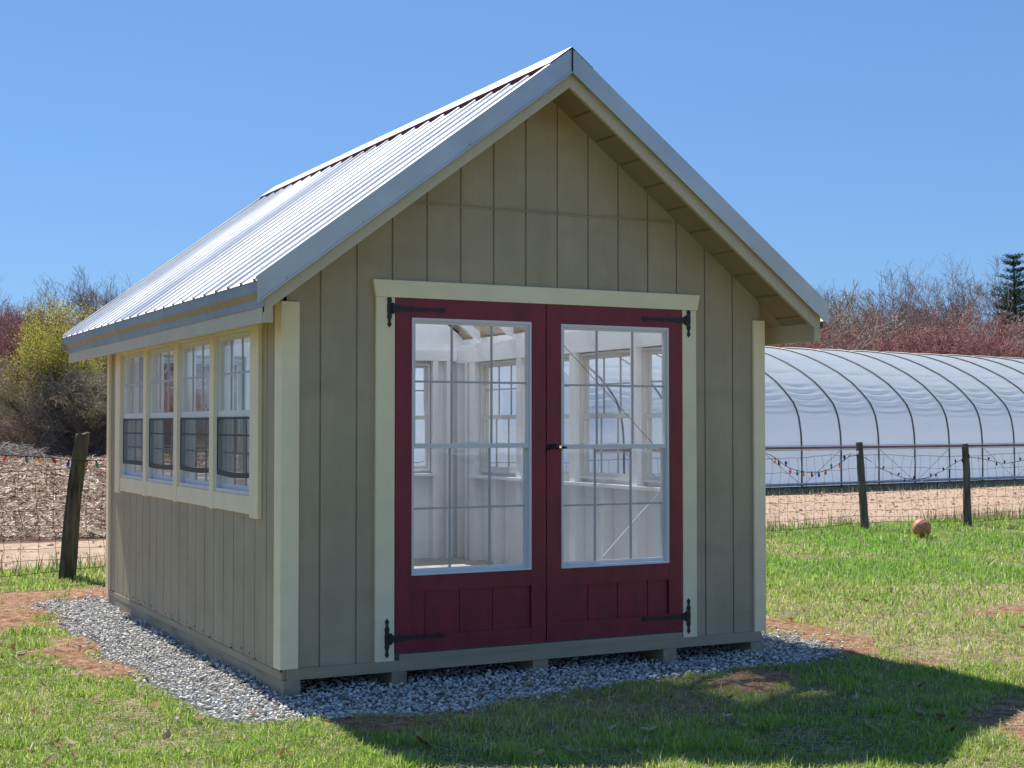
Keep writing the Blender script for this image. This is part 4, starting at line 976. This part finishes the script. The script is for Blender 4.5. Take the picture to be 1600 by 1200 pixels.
def tipcards(Q, n_per, size, rs, jit=.1, vert=0.):
    """tiny leaf/bud triangles scattered along twigs"""
    V=[]
    for pts,rad,lev in Q:
        if lev<3: continue
        for _ in range(n_per):
            i=rs.randint(0,len(pts)-1); p=pts[i].lerp(pts[i+1],rs.rand()); p=np.array(p)+rs.normal(0,jit,3)
            s=size*rs.uniform(.5,1.3); a=rs.normal(0,1,3); a/=np.linalg.norm(a); 
            if vert: a=a*(1-vert)+np.array([0,0,-1])*vert
            b=np.cross(a,rs.normal(0,1,3)); b/=np.linalg.norm(b)+1e-6
            V+= [p-a*s, p+a*s, p+b*s*.45]
    V=np.array(V); return V,np.arange(len(V)).reshape(-1,3)
def bark(name,c,var=.25):
    return paint(name,c,var,.9,3,(2,2,.5),0,spec=.15)
def simple(name,c,var=.3,transl=.25):
    m=paint(name,c,var,.8,.9,None,0,spec=.15)
    N=m.node_tree.nodes; L=m.node_tree.links; P=N['Principled BSDF']
    t=N.new('ShaderNodeBsdfTranslucent'); L.new(P.inputs['Base Color'].links[0].from_socket,t.inputs[0]); mx=N.new('ShaderNodeMixShader'); mx.inputs[0].default_value=transl
    L.new(P.outputs[0],mx.inputs[1]); L.new(t.outputs[0],mx.inputs[2]); L.new(mx.outputs[0],N['Material Output'].inputs[0]); return m
B_grey=bark('bark_grey',(.27,.225,.215)); B_dark=bark('bark_dark',(.12,.095,.085)); B_pink=bark('twig_reddish',(.33,.17,.16)); B_brown=bark('twig_brown',(.30,.225,.18)); B_pale=bark('twig_pale',(.45,.39,.33))
BUD=simple('red_buds',(.36,.16,.145),.3,.45); BUDB=simple('brown_buds',(.36,.25,.19),.3,.45); WIL=simple('willow_leaf',(.62,.58,.13),.2,.5); PIN=simple('pine_needles',(.035,.075,.03),.3,.15); OLI=simple('olive_buds',(.36,.34,.17),.3,.45); DIM=simple('dim_leaf',(.50,.42,.30),.3,.4)
PROTO={}
def tree_proto(key,seed,H,tm,qm,cards=None,minr=.006,**kw):
    T,Q=grow(seed,H,**kw); rs=np.random.RandomState(seed)
    tv,tf=lines_to_mesh(T); qv,qf=lines_to_mesh(Q,3,minr)
    d={'H':H}; 
    def me(nm,V,F,mat):
        o=npmesh(nm,V,F,mat); m=o.data; bpy.data.objects.remove(o); return m
    d['trunk']=me(key+'_trunk',tv,tf,tm); d['crown']=me(key+'_crown',qv,qf,qm); d['z']=max(tv[:,2].max(),np.percentile(qv[:,2],99.7))
    if cards:
        n,s,mat,jit=cards; V,F=tipcards(Q,n,s,rs,jit); d['leaves']=me(key+'_leaves',V,F,mat)
    PROTO[key]=d; return d
tree_proto('bare_a',1,9,B_dark,B_grey,None,levels=4,trunk_r=.13,nb=(4,6),upright=.8,spread=.85)
tree_proto('bare_b',2,9,B_dark,B_brown,(1,.035,BUDB,.05),levels=4,trunk_r=.11,nb=(4,6),upright=.9,spread=.8,stems=2)
tree_proto('bare_c',3,9,B_dark,B_grey,(1,.03,BUD,.05),levels=4,trunk_r=.14,nb=(4,6),upright=.6,spread=.95)
tree_proto('red_a',4,6,B_grey,B_pink,(4,.05,BUD,.10),levels=4,trunk_r=.10,nb=(4,6),upright=.7,spread=.9,stems=3,low=.1)
tree_proto('red_b',5,6,B_dark,B_pink,(3,.05,BUD,.10),levels=4,trunk_r=.09,nb=(4,7),upright=.5,spread=1.,stems=2,low=.1)
tree_proto('olive',6,5,B_dark,B_brown,(3,.05,OLI,.08),levels=4,trunk_r=.09,nb=(4,6),upright=.5,spread=1.,stems=3,low=.1)
B_br1=bark('brush_pale',(.42,.345,.33)); B_br2=bark('brush_brown',(.38,.29,.235))
tree_proto('brush_a',7,3.0,B_grey,B_br1,(1,.035,DIM,.06),levels=3,trunk_r=.05,nb=(4,6),upright=.2,spread=1.2,stems=8,low=.05)
tree_proto('brush_b',8,3.4,B_grey,B_br2,(1,.035,DIM,.08),levels=3,trunk_r=.05,nb=(4,6),upright=.1,spread=1.3,stems=8,low=.05)
tree_proto('brush_r',9,3.4,B_dark,B_pink,(5,.05,BUD,.12),levels=3,trunk_r=.05,nb=(4,6),upright=.3,spread=1.1,stems=8,low=.05)
tree_proto('willow',12,6.6,B_dark,simple('willow_twig',(.40,.37,.10)),(4,.055,WIL,.14),levels=4,trunk_r=.15,nb=(5,7),upright=.5,spread=1.0,stems=3,droop=.35,low=.3,minr=.005)
def bearing(u,dist):
    dx=(u-800)/2252.08; return (CAM.x+dist*(CA[0]+CR[0]*dx), CAM.y+dist*(CA[1]+CR[1]*dx))
def place_tree(name,label,cat,key,u,dist,ztop_px,rz=0,group=None,sx=1.0,tm=None,qm=None,lm=None):
    d=PROTO[key]; x,y=bearing(u,dist); htop=(665-ztop_px)/2252.08*dist+1.37; s=htop/d['z']
    e=empty(name,(x,y,0),label,cat,group); e.rotation_euler=(0,0,rz)
    for part,mat in (('trunk',tm),('crown',qm)):
        o=bpy.data.objects.new(part,d[part]); C.objects.link(o); o.parent=e; o.scale=(s*sx,s*sx,s)
    if 'leaves' in d: l=bpy.data.objects.new('buds' if key!='willow' else 'leaves',d['leaves']); C.objects.link(l); l.parent=e; l.scale=(s*sx,s*sx,s)
    return e
GR='bare trees along the right wood edge'; GLf='bare trees along the left wood edge'
for a in [
 ('bare_tree','slender bare grey tree nearest the right eave of the shed','tree','bare_b',1312,78,452,.3,GR,.9),
 ('budding_tree','rounded russet budding tree just right of the shed roof','tree','olive',1340,74,452,1.2,GR,.9),
 ('bare_tree','pale open bare tree standing right of the russet tree above the greenhouse','tree','bare_a',1392,80,440,2.,GR,1.0),
 ('bare_tree','small bare tree in the low gap above the middle of the greenhouse','tree','bare_c',1432,84,448,4.,GR,.9),
 ('bare_tree','tall wide bare tree with reddish buds, first of the tall group at right','tree','bare_b',1480,80,410,1.,GR,1.15),
 ('bare_tree','tall forked bare tree in the middle of the right hand group','tree','bare_a',1520,82,414,5.,GR,1.1),
 ('bare_tree','dark limbed bare tree just left of the pine','tree','bare_c',1556,78,408,2.6,GR,1.1),
 ('bare_tree','bare tree at the right edge half hidden by the pine','tree','bare_b',1610,80,430,3.6,GR,1.1),
 ('bare_tree','tall bare grey tree at the far left edge','tree','bare_a',4,84,432,.5,GLf,1.1),
 ('bare_tree','bare grey tree second from the left edge','tree','bare_b',34,88,440,2.2,GLf,1.0),
 ('bare_tree','bare twiggy tree rising behind the top of the willow','tree','bare_c',118,90,424,1.9,GLf,.9),
 ('bare_tree','bare tree rising beside the lower end of the shed roof','tree','bare_b',152,86,434,3.3,GLf,1.0),
 ('bare_tree','bare tree behind the roof edge','tree','bare_a',176,92,430,5.3,GLf,1.0),
 ('red_budding_tree','crimson budding tree at the left edge of the wood','tree','red_a',12,80,482,.4,GLf,1.0),
 ('red_budding_tree','dull red budding tree between the left edge and the willow','tree','red_b',44,82,490,1.4,GLf,.9),
 ('red_budding_tree','small crimson topped tree showing through the willow crown','tree','red_b',84,84,474,2.4,GLf,.7),
 ]: place_tree(*a)
place_tree('willow_tree','yellow green willow coming into leaf left of the shed roof','tree','willow',118,68,470,.6,None,.95)
place_tree('budding_shrub','low olive green shrub under the willow','shrub','olive',66,66,560,2.6,None,1.2)
place_tree('budding_shrub','pale green budding shrub beside the back corner of the shed','shrub','olive',150,64,575,4.6,None,1.2)
# pine
def pine(u,dist,ztop,label,seed):
    x,y=bearing(u,dist); H=(665-ztop)/2252.08*dist+1.37; e=empty('pine_tree',(x,y,0),label,'tree'); rs=np.random.RandomState(seed)
    mb=MB(); mb.tube([(0,0,-.1),(.05,0,H*.5),(0,.03,H)],[.2,.12,.03],8); 
    V=[]
    z=H*.28
    while z<H:
        f=(H-z)/(H*.72); Lb=(.35+1.9*f**.8)*rs.uniform(.8,1.15); nbr=rs.randint(4,7); a0=rs.rand()*6.28
        for b in range(nbr):
            a=a0+6.28*b/nbr+rs.normal(0,.25); LL=Lb*rs.uniform(.55,1.15); d=np.array([math.cos(a),math.sin(a),.12+.35*(1-f)])
            mb.tube([(0,0,z),tuple(d*LL+np.array([0,0,z]))],[.03,.01],3,False)
            for t in np.linspace(.3,1,int(5+LL*7)):
                c=d*LL*t+np.array([0,0,z+.06])
                for _ in range(12):
                    p=c+rs.normal(0,1,3)*np.array([.14,.14,.06])*(.6+LL*.35); v=rs.normal(0,1,3); v[2]=abs(v[2])*.6; v/=np.linalg.norm(v); w_=np.cross(v,rs.normal(0,1,3)); w_/=np.linalg.norm(w_)
                    V+=[p-v*.09,p+v*.09,p+w_*.03]
        z+=rs.uniform(.26,.42)
    mb.build('trunk',B_dark,e); V=np.array(V); npmesh('crown',V,np.arange(len(V)).reshape(-1,3),PIN,e)
pine(1587,72,402,'dark green pine standing above the bare trees at the right edge',5)

# distant wood and understorey: masses nobody could count, merged into single meshes
def mesh_arrays(m):
    V=np.zeros(len(m.vertices)*3,np.float32); m.vertices.foreach_get('co',V); k=len(m.loops)//len(m.polygons); F=np.zeros(len(m.loops),np.int32); m.loops.foreach_get('vertex_index',F); return V.reshape(-1,3),F.reshape(-1,k)
def merge(name,label,cat,items,parts):
    """items: (key,x,y,scale,rz)"""
    out={}
    for key,x,y,s,rz in items:
        for part in ('trunk','crown','leaves'):
            if part not in PROTO[key]: continue
            m=PROTO[key][part]; V,F=mesh_arrays(m); c,s_=math.cos(rz),math.sin(rz)
            W=np.stack([(V[:,0]*c-V[:,1]*s_)*s+x,(V[:,0]*s_+V[:,1]*c)*s+y,V[:,2]*s],-1)
            o=out.setdefault(F.shape[1],[[],[],0,[],[]]); o[0].append(W); o[1].append(F+o[2]); o[2]+=len(W); o[3].append((m.materials[0],len(F)))
    # one mesh, quads then tris
    Vs=[];loops=[];tot=[];mi=[];mats=[];off=0
    for k,o in out.items():
        Vc=np.concatenate(o[0]); Fc=np.concatenate(o[1])+off; Vs.append(Vc); off+=len(Vc); loops.append(Fc.ravel()); tot.append(np.full(len(Fc),k,np.int32))
        for mt,n in o[3]:
            if mt not in mats: mats.append(mt)
            mi.append(np.full(n,mats.index(mt),np.int32))
    V=np.concatenate(Vs); loops=np.concatenate(loops); tot=np.concatenate(tot); mi=np.concatenate(mi)
    me=bpy.data.meshes.new(name); me.vertices.add(len(V)); me.vertices.foreach_set('co',V.astype(np.float32).ravel()); me.loops.add(len(loops)); me.loops.foreach_set('vertex_index',loops.astype(np.int32)); me.polygons.add(len(tot))
    st=np.concatenate([[0],np.cumsum(tot)[:-1]]).astype(np.int32); me.polygons.foreach_set('loop_start',st); me.polygons.foreach_set('loop_total',tot); 
    for mt in mats: me.materials.append(mt)
    me.polygons.foreach_set('material_index',mi); me.update(calc_edges=True)
    o=bpy.data.objects.new(name,me); C.objects.link(o); tag(o,label,cat,kind='stuff'); return o
rr=random.Random(77)
def scatter(us,dists,keys,hpx,n):
    it=[]
    for i in range(n):
        u=rr.uniform(*us); d=rr.uniform(*dists); k=rr.choice(keys); x,y=bearing(u,d); top=rr.uniform(*hpx); H=(665-top)/2252.08*d+1.37; it.append((k,x,y,H/PROTO[k]['z'],rr.uniform(0,6.28)))
    return it
merge('undergrowth','tangled grey brown undergrowth along the far edge of the corn field','undergrowth',scatter((-120,240),(66,80),['brush_a','brush_b','brush_a'],(575,640),24)+scatter((-1000,-120),(66,82),['brush_a','brush_b'],(575,635),36)+scatter((240,860),(66,84),['brush_a','brush_b','brush_r'],(560,630),28),None)
merge('red_brush','dense crimson and brown brush behind the greenhouse','brush',scatter((1180,1680),(58,70),['brush_r','brush_r','brush_b'],(492,540),34)+scatter((860,1200),(60,76),['brush_r','brush_b'],(500,555),22),None)
merge('distant_wood','mass of bare grey and reddish trees far behind the field','wood',scatter((-1000,-120),(84,100),['bare_a','bare_b','bare_c','red_a'],(450,520),30)+scatter((-120,200),(86,100),['bare_a','bare_b','bare_c','red_a'],(465,530),14)+scatter((200,900),(84,104),['bare_a','bare_b','red_b','bare_c'],(455,500),26)+scatter((900,1300),(76,90),['bare_a','bare_b','red_a','bare_c'],(455,500),12)+scatter((1290,1700),(84,104),['bare_a','bare_b','bare_c','red_b','red_a'],(470,520),8),None)
# brush pile
def pile():
    rs=random.Random(4); x,y=bearing(8,60); e=MB()
    for i in range(260):
        a=rs.uniform(-1.5,1.5); b=rs.gauss(0,.5); h=max(0,.5*(1-(a/1.6)**2))*rs.uniform(0,1); d=Vector((rs.uniform(-1,1),rs.uniform(-1,1),rs.uniform(-.35,.45))).normalized()*rs.uniform(.4,1.3); p=Vector((a,b,h+.05)); e.tube([p-d*.5,p+d*.1+Vector((0,0,.08)),p+d*.5],[.016,.014,.006],3,False)
    o=e.build('brush_pile',B_pale,None,loc=(x,y,0)); tag(o,'low pile of pale cut branches at the far edge of the field','brush pile')
pile()

# ================================================================== HOUSE reflected in the door glass
def house():
    e=empty('white_house',(27,-46,0),'white clapboard house mirrored faintly in the door glass','house')
    wm=paint('white_clapboard',(.78,.78,.76),.03,.6,3,None,0)
    mb=MB(); z=.3
    while z<4.9: mb.hexa([(-7,3.96,z),(7,3.96,z),(7,-4,z),(-7,-4,z),(-7,3.93,z+.118),(7,3.93,z+.118),(7,-4,z+.118),(-7,-4,z+.118)]); z+=.12
    mb.prism([(-7,4.9),(7,4.9),(0,8.6)],lambda a,b,d:(a,d,b),-4,3.9); mb.build('wall',wm,e)
    mb=MB(); 
    for s in (-1,1): mb.hexa([(0,-4.4,8.65),(s*7.6,-4.4,4.65),(s*7.6,4.4,4.65),(0,4.4,8.65),(0,-4.4,8.85),(s*7.6,-4.4,4.85),(s*7.6,4.4,4.85),(0,4.4,8.85)])
    mb.build('roof',paint('grey_shingle',(.12,.11,.11),.2,.9),e)
    for xx in (-4,0,4):
        mb=MB(); mb.box(xx-.6,xx+.6,3.965,4.02,1.2,2.8); w=mb.build('window',M['vinyl'],e); mb=MB(); mb.box(xx-.5,xx+.5,4.021,4.03,1.3,2.7); mb.build('pane',paint('dark_pane',(.03,.035,.04),.1,.1,3,None,0),w)
    mb=MB(); mb.box(-.4,.4,3.91,3.95,5.3,6.2); mb.build('vent',M['bars'],e)
house()
print('verts total', sum(len(o.data.vertices) for o in bpy.data.objects if o.type=='MESH'))
